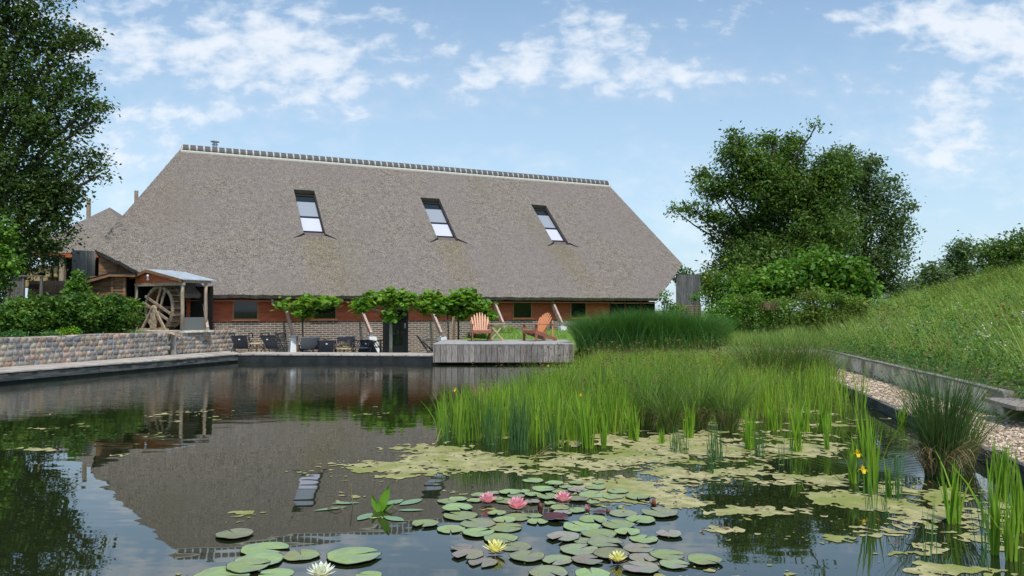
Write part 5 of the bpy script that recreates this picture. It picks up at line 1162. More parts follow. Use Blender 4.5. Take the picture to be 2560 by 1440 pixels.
for nm, nc, m, y1 in (('dock_clumps', 34, 'herb', 30), ('dark_weed_clumps', 26, 'herbdark', 34), ('rusty_weed_clumps', 16, 'brownhead', 34)):
    X, Y, Z = bank_pts(nc, .4, 9, 8, y1, .9); c_ = np.repeat(np.stack([X, Y, Z + .45], -1), 26, 0) + rng.normal(size=(nc * 26, 3)) * np.array([.28, .28, .22]); p_ = np.repeat(c_, 9, 0) + rng.normal(size=(nc * 234, 3)) * .07; V, Q = leaves(p_, .07, droop=.4, aspect=.55, up=.6); np_obj(nm, V, Q, mt[m], herbs, (9.5, 15, .6))
herbcloud('umbels', 120, 12, .6, 4.5, 9, 24, .35, .7, .035, mt['umbel'], .05)
herbcloud('mauve_flowers', 60, 12, .1, 1.5, 9, 22, .1, .5, .03, mt['mauve'], .06)
for i, (px, py) in enumerate(((2408, 829), (2430, 828))):
    Yp = 19.; p = atY(px, py, Yp); zb = hgt(p.x, p.y); po = thing('poppy', ('left one of two red poppies in the bank grass', 'right one of two red poppies in the bank grass')[i], 'poppy', (p.x, p.y, zb)); mb = MB(); mb.tube([(0, 0, 0), (.01, 0, p.z - zb)], .004, 5); mb.build('stem', mt['herb'], po)
    mb = MB()
    for q in range(5):
        a = q * 1.257; c, s_ = math.cos(a), math.sin(a); vs = []
        for rr, zz, ww in ((.0, 0, .01), (.035, .02, .035), (.055, .05, .045)): vs += [(c * rr - s_ * ww, s_ * rr + c * ww, p.z - zb + zz), (c * rr + s_ * ww, s_ * rr - c * ww, p.z - zb + zz)]
        mb.add(vs, [(0, 1, 3, 2), (2, 3, 5, 4)])
    mb.build('petals', mt['poppy'], po)
# rough grass on lawn and garden ground
n = 9000; X = rng.uniform(-2.3, 6.5, n); Y = rng.uniform(27.9, 35, n); Z = height(X, Y) + .02; V, Q = blades(np.stack([X, Y, Z], -1), rng.uniform(.05, .12, n), .014, rng.uniform(0, 6.28, n), .3, .3, segs=2)
o = np_obj('lawn_grass', V, Q, mt['herb'], base=(2, 31, .8)); tag(o, 'short lawn grass on the bank between platform and house', 'grass', kind='stuff')
tuft('strap_leaf_plant', 'tuft of strap leaves on the lawn behind the left wooden chair', 'plant', 1190, 850, 24, .35, 260, mt['herb'], 28.2, .03, lean=.6, curve=.4)
tuft('ground_plant', 'leafy green plant by the fourth brace pier', 'plant', 1262, 828, 26, .25, 260, mt['meadow'], 30.5, .03, lean=.7, curve=.4)
#@@WATER
# ------------------------------------------------------------------ reeds, irises, sedge
NAMES = {'iris': 'iris_clump', 'rush': 'rush_clump', 'sedge': 'sedge_tussock', 'reed': 'reed_clump'}
def clump(kind, px, py, top, n, rpx, label, group=None, dry=0, heads=0, m=None, up=1.):
    b = atZ(px, py, 0.); k = b.y / F; h = (py - top) * k; r = rpx * k
    root = thing(NAMES[kind], label, 'water plant', tuple(b), 0, group)
    a = rng.uniform(0, 6.28, n); rr = np.sqrt(rng.uniform(0, 1, n)) * r; P = np.stack([rr * np.cos(a), rr * np.sin(a), np.full(n, -.05)], -1)
    if kind == 'sedge': h *= 1.22
    if kind == 'iris': V, Q = blades(P, h * rng.uniform(.55, 1.05, n), rng.uniform(.018, .032, n), rng.uniform(0, 6.28, n), rng.uniform(0, .14, n), rng.uniform(0, .08, n) + .35 * (rng.uniform(0, 1, n) > .93), rng.uniform(0, .05, n), face=rng.normal(0, .55, n))
    elif kind == 'rush': V, Q = blades(P, h * rng.uniform(.5, 1.05, n), rng.uniform(.006, .010, n), rng.uniform(0, 6.28, n), rng.uniform(0, .12, n), rng.uniform(0, .05, n), 0, face=rng.normal(0, .3, n))
    elif kind == 'reed': V, Q = blades(P, h * rng.uniform(.5, 1.05, n), rng.uniform(.010, .018, n), rng.uniform(0, 6.28, n), rng.uniform(0, .15, n), rng.uniform(0, .25, n), rng.uniform(0, .1, n), face=rng.normal(0, .6, n))
    else: V, Q = blades(P, h * rng.uniform(.65, 1.25, n), rng.uniform(.006, .011, n), a + rng.normal(0, .5, n), rng.uniform(.0, .25, n) * up, rng.uniform(.05, .75, n) * up, rng.uniform(.05, .42, n) * up, segs=6)
    np_obj('leaves', V, Q, m or mt[{'iris': 'iris', 'rush': 'rush', 'sedge': 'sedge', 'reed': 'reed'}[kind]], root)
    if dry:
        a = rng.uniform(0, 6.28, dry); rr = r * rng.uniform(.5, 1.1, dry); P = np.stack([rr * np.cos(a), rr * np.sin(a), rng.uniform(0, .15, dry)], -1)
        V, Q = blades(P, h * rng.uniform(.2, .55, dry), rng.uniform(.006, .012, dry), a + rng.normal(0, .5, dry), rng.uniform(.1, .5, dry), rng.uniform(.2, .8, dry), rng.uniform(.3, 1., dry), segs=5); np_obj('dry_leaves', V, Q, mt['dry'], root)
    if heads:
        P = np.stack([rng.normal(0, r * 1.3, heads), rng.normal(0, r * 1.3, heads), h * rng.uniform(.75, 1.1, heads)], -1)
        P = np.repeat(P, 7, 0) + rng.normal(size=(heads * 7, 3)) * np.array([.012, .012, .03]); V, Q = leaves(P, .03, aspect=.5); tag(np_obj('seed_heads', V, Q, mt['brownhead'], root), kind='stuff')
    return root
G1 = 'yellow flag iris clumps in the pond'; G2 = 'sedge tussocks in the pond'; G3 = 'thin rush clumps in the pond'
IR = [(1103, 1090, 975, 16, 9, 'iris clump at the left tip of the reed bed'), (1128, 1072, 962, 16, 14, 'green iris clump second from the left tip of the reed bed'), (1162, 1058, 952, 18, 15, 'green iris clump third from the left tip of the reed bed'),
      (1212, 1082, 946, 26, 20, 'tall iris clump above the dark gap near the left of the reed bed'), (1262, 1070, 935, 26, 20, 'iris clump left of the dark green rush stems'), (1335, 1080, 942, 28, 22, 'iris clump right of the dark green rush stems'),
      (1375, 1060, 955, 22, 18, 'iris clump behind the open water of the reed bed front'), (1425, 1100, 968, 18, 14, 'iris clump with dark blades left of the bright fan'), (1474, 1120, 962, 20, 15, 'bright lime iris fan at the front middle of the reed bed'), (1508, 1120, 1005, 9, 5, 'narrow bright iris just right of the bright fan'),
      (1584, 1100, 985, 12, 10, 'iris fan in front of the first brown-based tussock'), (1655, 1110, 1050, 6, 6, 'small single iris sprout before the tussocks'), (1722, 1095, 985, 14, 9, 'iris fan between the two front tussocks'), (1876, 1122, 1005, 14, 10, 'iris fan right of the last front tussock'),
      (1935, 1075, 990, 16, 14, 'lime iris clump in the thin right part of the reed bed'), (1992, 1128, 985, 12, 12, 'dark iris clump standing nearest in the right part of the bed'), (2010, 1080, 975, 14, 14, 'iris clump behind the dark one in the right part of the bed'), (2062, 1080, 960, 18, 14, 'bright upright iris clump near the gravel edge'), (2068, 1125, 1010, 9, 6, 'narrow iris in front of the bright upright clump'),
      (2132, 1208, 1070, 7, 6, 'slanting iris blades left of the yellow flag flowers'), (2178, 1235, 985, 16, 12, 'tall dark iris clump bearing the two yellow flag flowers'), (2222, 1245, 1120, 6, 5, 'short iris blades right of the yellow flag flowers'),
      (2256, 1060, 985, 12, 10, 'iris clump against the dark edge board'), (2330, 1160, 1010, 10, 12, 'iris blades left of the big right tussock'), (2385, 1308, 1120, 14, 14, 'leaning iris clump in front of the big right tussock'), (2500, 1250, 1080, 22, 22, 'dense iris clump below the gravel at the right'),
      (2485, 1385, 1130, 10, 10, 'tall dark iris blades standing in the right foreground'), (2528, 1400, 1200, 14, 12, 'light green iris clump at the right foreground edge'), (2556, 1330, 1120, 14, 12, 'iris clump cut by the right picture edge')]
for px, py, tp_, n, r, lab in IR: clump('iris', px, py, tp_, int(n * 1.9), r * 1.25, lab, G1)
RU = [(1296, 1122, 945, 130, 26, 'dense dark green rush stems at the front of the reed bed'), (1232, 1112, 980, 40, 22, 'thin rush stems left of the dense dark rushes'), (1385, 1118, 1010, 40, 24, 'thin rush stems right of the dense dark rushes'), (1450, 1100, 1000, 26, 26, 'sparse rush stems behind the bright iris fan'),
      (1120, 1105, 1010, 14, 24, 'few rush stems at the left tip of the reed bed'), (1700, 1130, 1040, 40, 26, 'rush stems rising from algae before the tussocks'), (1790, 1150, 1035, 50, 24, 'thin dark rushes before the right front tussock'), (1780, 1185, 1100, 10, 8, 'short rush stems standing free on the algae'),
      (1900, 1140, 1030, 20, 22, 'sparse rushes beside the iris fan right of the tussocks'), (1960, 1165, 1060, 12, 20, 'few rushes on the algae left of the rippled water'), (2190, 1280, 1130, 16, 30, 'sparse rush stems below the yellow flag flowers'), (2240, 1250, 1060, 18, 18, 'rush stems between flag flowers and the right tussock'),
      (2330, 1400, 1220, 8, 22, 'few thin stems in the right foreground water'), (2460, 1420, 1150, 12, 16, 'thin dark stems beside the foreground iris'), (2540, 1290, 1130, 12, 20, 'thin stems by the right edge board')]
for px, py, tp_, n, r, lab in RU: clump('rush', px, py, tp_, n, r, lab, G3)
SE = [(1545, 1030, 905, 230, 16, 60, 'sedge tussock with brown base at the left of the group'), (1620, 1062, 915, 260, 18, 110, 'second sedge tussock from the left with arching blades'), (1672, 1082, 950, 230, 15, 120, 'sedge tussock with the brownest base at the front'), (1745, 1072, 925, 260, 20, 110, 'middle sedge tussock of the front group'), (1822, 1076, 925, 270, 22, 130, 'rightmost front sedge tussock with dark hollow base'),
      (1770, 1010, 890, 240, 20, 40, 'sedge tussock behind the middle of the group'), (1690, 1000, 890, 230, 20, 40, 'rear sedge tussock in the reed bed centre'), (1895, 968, 858, 300, 22, 90, 'left one of the tall sedge tussocks near the gravel'), (1955, 972, 850, 330, 24, 110, 'middle tall sedge tussock near the gravel'), (2020, 970, 852, 330, 24, 110, 'tall sedge tussock beside the gravel strip'), (2065, 955, 872, 200, 16, 60, 'small sedge tussock touching the gravel edge')]
for px, py, tp_, n, r, d, lab in SE: clump('sedge', px, py, tp_ - (26 if 1880 < px < 2050 else 0), int(n * (1.9 if px > 1880 else 1.1)), r * (1.3 if px > 1880 else 1), lab, G2, dry=d, heads=10)
clump('sedge', 2352, 1195, 935, 620, 34, 'big dark sedge tussock with dead leaves at the right', G2, dry=260, heads=30, m=mt['sedgedark'], up=.55)
clump('sedge', 2405, 1165, 980, 260, 26, 'smaller sedge tussock just right of the big one', G2, dry=60, heads=20, m=mt['sedge'])
# the bed between them
BED = np.array([(-.75, 11.6), (-.2, 10.9), (.7, 10.7), (1.5, 10.7), (2.2, 12.0), (3.6, 12.2), (4.4, 12.2), (5.6, 12.6), (6.4, 14.), (6.6, 17.), (6.0, 17.0), (6.2, 20), (6.6, 23.3), (2.7, 23.3), (1.7, 20), (.9, 16.5), (-.1, 13.6)])
BED2 = np.array([(-1.0, 11.4), (-.95, 10.3), (-.3, 9.75), (.7, 9.7), (1.15, 10.2), (1.5, 10.8), (.4, 12.5)])
def bed_pts(n, dens=None):
    o = np.zeros((0, 2))
    while len(o) < n:
        X = rng.uniform(-1, 7, n); Y = rng.uniform(10, 23.5, n); k = inpoly(X, Y, BED) & (rng.uniform(0, 1, n) < np.clip(1.15 - (Y - 11) * .06, .35, 1)); k &= np.array([mnoise.noise(Vector((x * 1.2, y * .75, 8.))) > -.13 or y > 16 for x, y in zip(X, Y)]); k &= ~((X > 4.6) & (Y < 15) & (rng.uniform(0, 1, n) > .28)); o = np.concatenate([o, np.stack([X[k], Y[k]], -1)])
    return o[:n]
bed = thing('reed_bed', 'dense mixed bed of green and yellowish reeds across the right half of the pond', 'reeds', (3, 15, 0), kind='stuff'); bb = (3, 15, 0)
for nm, n, w0, w1, h0, h1, ln, cu, dr, m in (('iris_blades', 3600, .016, .03, .45, .82, .12, .1, .05, 'iris'), ('reed_blades', 8500, .007, .015, .5, .92, .18, .35, .15, 'reed'), ('sedge_blades', 6000, .006, .011, .5, .95, .3, .6, .35, 'sedge'), ('dry_blades', 1400, .006, .012, .2, .6, .4, .5, .5, 'dry')):
    P = bed_pts(n); cell = np.array([mnoise.noise(Vector((x * .9 + len(nm), y * .6, 3.))) for x, y in P]); hs = (1 + .55 * cell) * np.where(P[:, 1] < 12.5, .85, np.where(P[:, 1] > 15, .84, 1.)) * (1 + .14 * (rng.uniform(0, 1, n) > .93))
    V, Q = blades(np.concatenate([P, np.full((n, 1), -.05)], 1), hs * rng.uniform(h0, h1, n), rng.uniform(w0, w1, n), rng.uniform(0, 6.28, n), rng.uniform(0, ln, n), rng.uniform(0, cu, n), rng.uniform(0, dr, n), segs=5, face=rng.normal(0, .7, n)); np_obj(nm, V, Q, mt[m], bed, bb)
for nm, n, w0, w1, h0, h1, ln, cu, m in (('front_iris_blades', 420, .018, .034, .55, .86, .13, .10, 'iris'), ('front_reed_blades', 420, .008, .016, .5, .85, .18, .3, 'reed'), ('front_rush_stems', 380, .006, .010, .5, .85, .12, .05, 'rush')):
    X = rng.uniform(-1, 1.6, n * 4); Y = rng.uniform(9.6, 12.6, n * 4); k = inpoly(X, Y, BED2) & np.array([mnoise.noise(Vector((x * 3.2, y * 1.4, 4.))) > -.08 for x, y in zip(X, Y)]); X, Y = X[k][:n], Y[k][:n]; n = len(X)
    V, Q = blades(np.stack([X, Y, np.full(n, -.05)], -1), rng.uniform(h0, h1, n), rng.uniform(w0, w1, n), rng.uniform(0, 6.28, n), rng.uniform(0, ln, n), rng.uniform(0, cu, n), .03, face=rng.normal(0, .6, n)); np_obj(nm, V, Q, mt[m], bed, bb)
n = 650; P = bed_pts(n); P = np.concatenate([P, rng.uniform(.5, .95, (n, 1))], 1); P = np.repeat(P, 7, 0) + rng.normal(size=(n * 7, 3)) * np.array([.014, .014, .035]); V, Q = leaves(P, .032, aspect=.5); np_obj('seed_heads', V, Q, mt['brownhead'], bed, bb)
n = 90; P = bed_pts(n); P[:, 1] = np.minimum(P[:, 1], 15); V, Q = blades(np.concatenate([P, np.full((n, 1), 0.)], 1), rng.uniform(.8, 1.15, n), .010, rng.uniform(0, 6.28, n), rng.uniform(0, .1, n), .03, 0); tips = V.reshape(n, -1, 3)[:, -1, :]; PH = np.repeat(tips, 9, 0) + rng.normal(size=(n * 9, 3)) * np.array([.02, .02, .03]); V2, Q2 = leaves(PH, .035, aspect=.5); np_obj('stem_flower_heads', V2, Q2, mt['brownhead'], bed, bb); np_obj('tall_stems', V, Q, mt['rush'], bed, bb)
# low plants where the pond meets the far bank
n = 9500; X = rng.uniform(2.3, 10.8, n); Y = 24.2 + rng.uniform(0, 4.4, n); k = (X < 8.8) | (Y > 24.7); X, Y = X[k], Y[k]; n = len(X); V, Q = blades(np.stack([X, Y, np.where(Y > 24.8, height(X, Y), 0.)], -1), rng.uniform(.25, .6, n), .016, rng.uniform(0, 6.28, n), rng.uniform(0, .3, n), rng.uniform(0, .5, n), .1); o = np_obj('bank_grass', V, Q, mt['meadow'], base=(5.5, 25, .2)); tag(o, 'rough grass along the far pond bank behind the reeds', 'grass', kind='stuff')
# yellow flag flowers
def flag(px, py, by, lab, sc_=.75):
    b = atZ(px, by, 0); k = b.y / F; h = (by - py) * k; root = thing('flag_iris_flower', lab, 'flower', tuple(b), 0, 'yellow flag iris flowers')
    mb = MB(); mb.tube([(0, 0, -.02), (.01, 0, h * .6), (0, 0, h)], .006, 6); mb.build('stem', mt['herb'], root)
    for q in range(6):
        a = q * math.pi / 3 + .3; c, s_ = math.cos(a), math.sin(a); dn = q % 2 == 0; mb = MB(); vs = []
        prof = ((0, 0, .008), (.02, .025, .016), (.045, .025 if dn else .045, .024), (.065, -.01 if dn else .07, .016)) if dn else ((0, 0, .005), (.012, .03, .012), (.02, .055, .012), (.022, .075, .004))
        prof = [(p0 * sc_, p1 * sc_, p2 * sc_) for p0, p1, p2 in prof]
        for rr, zz, ww in prof: vs += [(c * rr - s_ * ww, s_ * rr + c * ww, h + zz), (c * rr + s_ * ww, s_ * rr - c * ww, h + zz)]
        mb.add(vs, [(0, 1, 3, 2), (2, 3, 5, 4), (4, 5, 7, 6)]); mb.build('petal', mt['irisyellow'], root)
flag(2145, 1140, 1232, 'upper of two yellow flag iris flowers at the right'); flag(2158, 1180, 1238, 'lower of two yellow flag iris flowers at the right'); flag(1138, 978, 1072, 'yellow flag iris flower at the left end of the reed bed', .6); flag(1371, 916, 1012, 'yellow flag iris flower before the platform planks', .5); flag(1452, 990, 1080, 'small yellow flag iris flower in the middle of the bed', .5)

# ------------------------------------------------------------------ floating algae: real flat mats with ragged rims
AB = [(960, 1165, 110, 18, 1.), (1090, 1140, 120, 34, 1.), (1250, 1150, 170, 30, 1.), (1180, 1100, 110, 24, .7), (1400, 1150, 160, 36, 1.), (1560, 1150, 170, 44, 1.05), (1560, 1215, 130, 34, 1.1), (1700, 1190, 150, 44, 1.1), (1500, 1100, 200, 36, .75), (1750, 1110, 220, 40, .85), (1700, 1245, 90, 24, .9), (1840, 1170, 140, 34, .9), (1980, 1120, 140, 34, .9),
      (2040, 1195, 90, 26, .85), (1960, 1190, 110, 30, .8), (2060, 1240, 120, 26, .9), (2240, 1215, 100, 30, .9), (2340, 1230, 120, 26, .9), (2180, 1260, 110, 22, .85), (2110, 1330, 150, 26, .85), (1880, 1275, 90, 18, .95), (1700, 1260, 60, 10, .8), (1795, 1322, 46, 10, .9), (2300, 1290, 120, 26, .8), (2260, 1370, 140, 26, .75), (2450, 1330, 120, 40, .8), (2350, 1420, 120, 18, .8), (2500, 1250, 80, 40, .7),
      (1830, 1060, 180, 24, .6), (2080, 1060, 120, 30, .6), (1990, 1090, 130, 20, .8), (870, 1240, 60, 18, .75), (880, 1275, 70, 14, .7), (900, 1160, 60, 8, .9), (1340, 1180, 90, 12, .8), (100, 1070, 34, 5, .6), (122, 1037, 24, 5, .8), (105, 1122, 44, 5, .8), (400, 1052, 60, 3, .55), (1490, 1280, 60, 10, .5), (2000, 1390, 60, 8, .5)]
HOLE = [(1850, 1235, 100, 22), (1300, 1205, 130, 14), (1240, 1195, 70, 12), (2180, 1165, 90, 34), (2060, 1165, 60, 14), (1740, 1175, 24, 8), (1280, 1125, 60, 14), (1480, 1122, 50, 8), (1980, 1250, 50, 8), (2230, 1150, 80, 30)]
def algae_d(X, Y):
    px, py = topx(X, Y); d = np.zeros_like(X)
    for a, b, rx, ry, w_ in AB: d = np.maximum(d, w_ * np.exp(-(((px - a) / rx) ** 2 + ((py - b) / ry) ** 2) * .8))
    for a, b, rx, ry in HOLE: d = d - .75 * np.exp(-(((px - a) / rx) ** 2 + ((py - b) / ry) ** 2))
    return d
def grid_noise(X, Y, f, seed, oct_=3):
    """value noise with smooth interpolation, vectorised"""
    out = np.zeros_like(X); amp = 1.; tot = 0
    for o_ in range(oct_):
        x = X * f * 2 ** o_ + seed * 13.7 + 100; y = Y * f * 2 ** o_ + seed * 7.1 + 100; xi = np.floor(x).astype(int); yi = np.floor(y).astype(int); fx, fy = x - xi, y - yi; fx = fx * fx * (3 - 2 * fx); fy = fy * fy * (3 - 2 * fy)
        def hsh(a, b): v = np.sin(a * 127.1 + b * 311.7 + seed * 17.) * 43758.5453; return v - np.floor(v)
        out += amp * ((hsh(xi, yi) * (1 - fx) + hsh(xi + 1, yi) * fx) * (1 - fy) + (hsh(xi, yi + 1) * (1 - fx) + hsh(xi + 1, yi + 1) * fx) * fy); tot += amp; amp *= .6
    return out / tot
def march(X, Y, D, z):
    """marching squares on D>0 -> polygons"""
    V = []; Fs = []; ny_, nx_ = D.shape; key = {}
    def vert(p):
        k = (round(p[0], 4), round(p[1], 4))
        if k not in key: key[k] = len(V); V.append((p[0], p[1], z))
        return key[k]
    inside = D > 0; full = inside[:-1, :-1] & inside[1:, :-1] & inside[:-1, 1:] & inside[1:, 1:]; anyi = inside[:-1, :-1] | inside[1:, :-1] | inside[:-1, 1:] | inside[1:, 1:]
    for j, i in zip(*np.nonzero(anyi)):
        c = [(j, i), (j, i + 1), (j + 1, i + 1), (j + 1, i)]; out = []
        for q in range(4):
            a, b = c[q], c[(q + 1) % 4]; da, db = D[a], D[b]
            if da > 0: out.append(vert((X[a], Y[a])))
            if (da > 0) != (db > 0): t = da / (da - db); out.append(vert((X[a] + (X[b] - X[a]) * t, Y[a] + (Y[b] - Y[a]) * t)))
        if len(set(out)) >= 3: Fs.append(tuple(dict.fromkeys(out)))
    return V, Fs
alg = thing('floating_algae', 'patchy mats of yellowish floating algae around the reeds and lily pads', 'algae', (2, 9, 0), kind='stuff')
for nm, (x0, x1, sx_, y0, y1, sy_) in {'near_mats': (-2.4, 5.4, .022, 4.9, 9.4, .035), 'far_mats': (-2.6, 6.6, .04, 9.4 - 1e-6, 14.5, .075), 'left_patches': (-9.8, -4.5, .04, 8.8, 13.5, .06)}.items():
    X, Y = np.meshgrid(np.arange(x0, x1, sx_), np.arange(y0, y1 + sy_, sy_)); D = algae_d(X, Y) - .60 + 1.35 * (grid_noise(X, Y * 1.3, 1.5, 2, 3) - .5) + 1.25 * (grid_noise(X, Y * 1.5, 6., 5, 4) - .5) + 1.2 * (grid_noise(X, Y * 1.2, 22., 9, 2) - .5); D = np.where(X > edgex(Y) - .05, -1, D)
    V, Fs = march(X, Y, D, .004); me = bpy.data.meshes.new(nm); me.from_pydata([(a - 2, b - 9, c) for a, b, c in V], [], Fs); link_mesh(nm, me, mt['algae'], alg)
    print(nm, len(Fs))
# crumbs: bits of weed and dead leaf on the mats
n = 900; X = rng.uniform(-2, 5, n); Y = rng.uniform(5.2, 13, n); k = algae_d(X, Y) > .35; X, Y = X[k], Y[k]; V, Q = leaves(np.stack([X, Y, np.full(len(X), .012)], -1), .05, aspect=.4, up=6., droop=0); np_obj('dead_scraps', V, Q, mt['bud'], alg, (2, 9, 0))

# ------------------------------------------------------------------ water lilies
def c3(cx, cy, w_): return (1100 + cx / 3.368, 1160 + cy / 3.368, w_ / 3.368)
def c2(cx, cy, w_): return (480 + cx / 3.657, 1140 + cy / 3.657, w_ / 3.657)
PD = [(785, 135, 180, 'g'), (965, 158, 160, 'g'), (1150, 155, 130, 'g'), (1330, 155, 100, 'g'), (870, 205, 200, 'g'), (1060, 188, 120, 'g'), (1310, 192, 180, 'g'), (1165, 212, 180, 'p'), (1495, 225, 180, 'g'), (1290, 255, 250, 'g'), (590, 232, 190, 'g'), (450, 240, 120, 'k'), (780, 250, 140, 'g'), (910, 268, 200, 'g'), (1015, 232, 140, 'g'), (1170, 287, 170, 'k'),
      (1455, 272, 180, 'g'), (1660, 272, 200, 'g'), (150, 292, 160, 'g'), (330, 258, 140, 'g'), (560, 307, 190, 'g'), (780, 310, 130, 'p'), (290, 305, 130, 'g'), (470, 290, 140, 'g'), (150, 362, 260, 'g'), (930, 325, 110, 'g'), (1290, 318, 110, 'g'), (170, 432, 290, 'g'), (320, 495, 300, 'k'), (90, 545, 240, 'g'), (320, 570, 270, 'g'), (550, 530, 290, 'g'), (480, 408, 160, 'g'), (650, 445, 240, 'g'), (545, 465, 200, 'g'), (800, 432, 130, 'g'), (1030, 405, 160, 'p'), (975, 445, 230, 'r'), (820, 480, 180, 'g'),
      (1010, 362, 170, 'g'), (1145, 385, 170, 'g'), (1290, 460, 250, 'g'), (1190, 522, 320, 'g'), (1500, 505, 280, 'g'), (1540, 412, 240, 'k'), (1690, 462, 250, 'g'), (1850, 402, 310, 'k'), (1340, 402, 110, 'r'), (1040, 605, 280, 'p'), (1335, 585, 300, 'g'), (1580, 565, 220, 'g'), (1215, 645, 180, 'k'), (1390, 655, 300, 'k'), (1715, 628, 240, 'g'), (510, 622, 290, 'g'), (630, 690, 280, 'k'), (1170, 715, 320, 'k'), (1440, 745, 300, 'k'), (1670, 705, 260, 'p'), (1930, 580, 220, 'p'),
      (180, 700, 190, 'p'), (240, 755, 270, 'p'), (360, 825, 250, 'p'), (735, 770, 300, 'k'), (985, 805, 270, 'k'), (1245, 798, 270, 'p'), (1710, 785, 250, 'p'), (1915, 760, 290, 'g'), (2225, 800, 290, 'g'), (1970, 837, 250, 'k'), (1695, 865, 310, 'p'), (915, 905, 330, 'k'), (1280, 920, 300, 'g'), (60, 310, 170, 'g'), (700, 225, 120, 'g'), (640, 265, 150, 'k')]
PD = [(*c3(a, b, c), k, 0) for a, b, c, k in PD] + [(*c2(a, b, c), k, 1) for a, b, c, k in ((390, 710, 330, 'k'), (660, 848, 430, 'g'), (620, 945, 430, 'g'), (510, 1000, 390, 'g'), (1000, 903, 330, 'g'), (1475, 902, 490, 'g'), (270, 1085, 510, 'g'), (770, 1078, 320, 'g'), (1620, 1090, 240, 'g'), (2130, 612, 250, 'g'))]
KC = {'g': ('green', 'padg'), 'k': ('grey-green', 'padgrey'), 'p': ('purplish brown', 'padp'), 'r': ('dark red curled', 'padred')}
ORD = ['first', 'second', 'third', 'fourth', 'fifth', 'sixth', 'seventh', 'eighth', 'ninth', 'tenth', 'eleventh', 'twelfth']
raft = [p_ for p_ in PD if p_[4] == 0]; lo_ = sorted(raft, key=lambda q: q[1]); rows = []
per = math.ceil(len(lo_) / 9)
for i in range(0, len(lo_), per): rows.append(sorted(lo_[i:i + per], key=lambda q: q[0]))
ROWN = ['hindmost', 'second hindmost', 'third hindmost', 'fourth hindmost', 'middle', 'fourth nearest', 'third nearest', 'second nearest', 'nearest']
lab = {}
for i, r_ in enumerate(rows):
    for j, q in enumerate(r_): lab[q[:2]] = '%s lily pad, %s from left in the %s row of the raft' % (KC[q[3]][0], ORD[j], ROWN[min(i, 8)])
LL = ['algae-dusted grey-green lily pad by the mirrored ridge of the roof', 'large green lily pad with cut at back in the left group', 'middle overlapping green lily pad of the left group', 'front overlapping green lily pad of the left group', 'round green lily pad right of the left group', 'largest lily pad, alone left of the flower raft', 'green lily pad at the bottom edge left of the white flower', 'green lily pad at the bottom edge just left of the white flower', 'green lily pad at the bottom edge right of the white flower', 'small green lily pad left of the raft under the upright leaves']
def padmesh(mb, r, rot, notch, z, curl=0., rs=1.):
    n = 36; ph = random.uniform(0, 6); vs = [(0, 0, z)]; ring1 = []
    for rr in (.5, .93, 1.):
        for i in range(n + 1):
            a = rot + notch / 2 * (.25 + .75 * rr) + (2 * math.pi - notch * (.25 + .75 * rr)) * i / n; R_ = r * rr * rs * (1 + .035 * math.sin(3 * a + ph) + .02 * math.sin(7 * a + ph) + (.012 * math.sin(23 * a) if rr == 1 else 0))
            zz = z + (.0015 * math.sin(5 * a + ph) if rr > .9 else 0) + curl * (rr ** 3) * (.5 + .5 * math.sin(a * 2 + ph)) * r
            vs.append((R_ * math.cos(a), R_ * math.sin(a), zz))
    fs = [(0, i + 1, i + 2) for i in range(n)]
    for q in range(2):
        o_ = 1 + q * (n + 1)
        for i in range(n): fs.append((o_ + i, o_ + n + 1 + i, o_ + n + 2 + i, o_ + i + 1))
    mb.add(vs, fs)
for i, q in enumerate(PD):
    px, py, wpx, kd, grp = q; z = .007 + (i * 5 % 11) * .0014; c = atZ(px, py, z); r = wpx * c.y / F / 2 * .97
    label = lab[q[:2]] if grp == 0 else LL[[p_ for p_ in PD if p_[4] == 1].index(q)]
    root = thing('lily_pad', label, 'lily pad', (c.x, c.y, 0), 0, 'water lily pads floating on the pond')
    rot = random.uniform(0, 6.28) if random.random() < .4 else random.choice([random.gauss(0, .5), random.gauss(2.6, .5), random.gauss(4.7, .4)]); nz = random.uniform(.12, .5) if kd != 'p' else random.uniform(.35, .8)
    cu = .10 if kd == 'r' else random.choice((0, 0, .012, .04)); st = random.getstate(); mb = MB(); padmesh(mb, r, rot, nz, z, cu); mb.build('pad', mt[KC[kd][1]], root, smooth=True)
    random.setstate(st); mb = MB(); padmesh(mb, r, rot, nz * .9, z - .0012, cu, 1.035); mb.build('rim', mt['paddot'], root)
def petal(mb, a, el, L, w_, z0, r0, n=5, cup=.35):
    c, s_ = math.cos(a), math.sin(a); vs = []; r = r0; z = z0; e = el
    for j in range(n + 1):
        t = j / n; ww = w_ * (math.sin(math.pi * (.12 + .80 * t)) ** .8) * (1 if t < .9 else .35) / 2; lift = ww * cup
        for u, lz in ((-1, lift), (0, 0), (1, lift)): vs.append((c * (r - lz * math.sin(e)) - s_ * ww * u, s_ * (r - lz * math.sin(e)) + c * ww * u, z + lz * math.cos(e)))
        r += math.cos(e) * L / n; z += math.sin(e) * L / n; e += .10
    fs = []
    for j in range(n):
        for q in range(2): fs.append((3 * j + q, 3 * j + q + 1, 3 * j + q + 4, 3 * j + q + 3))
    mb.add(vs, fs)
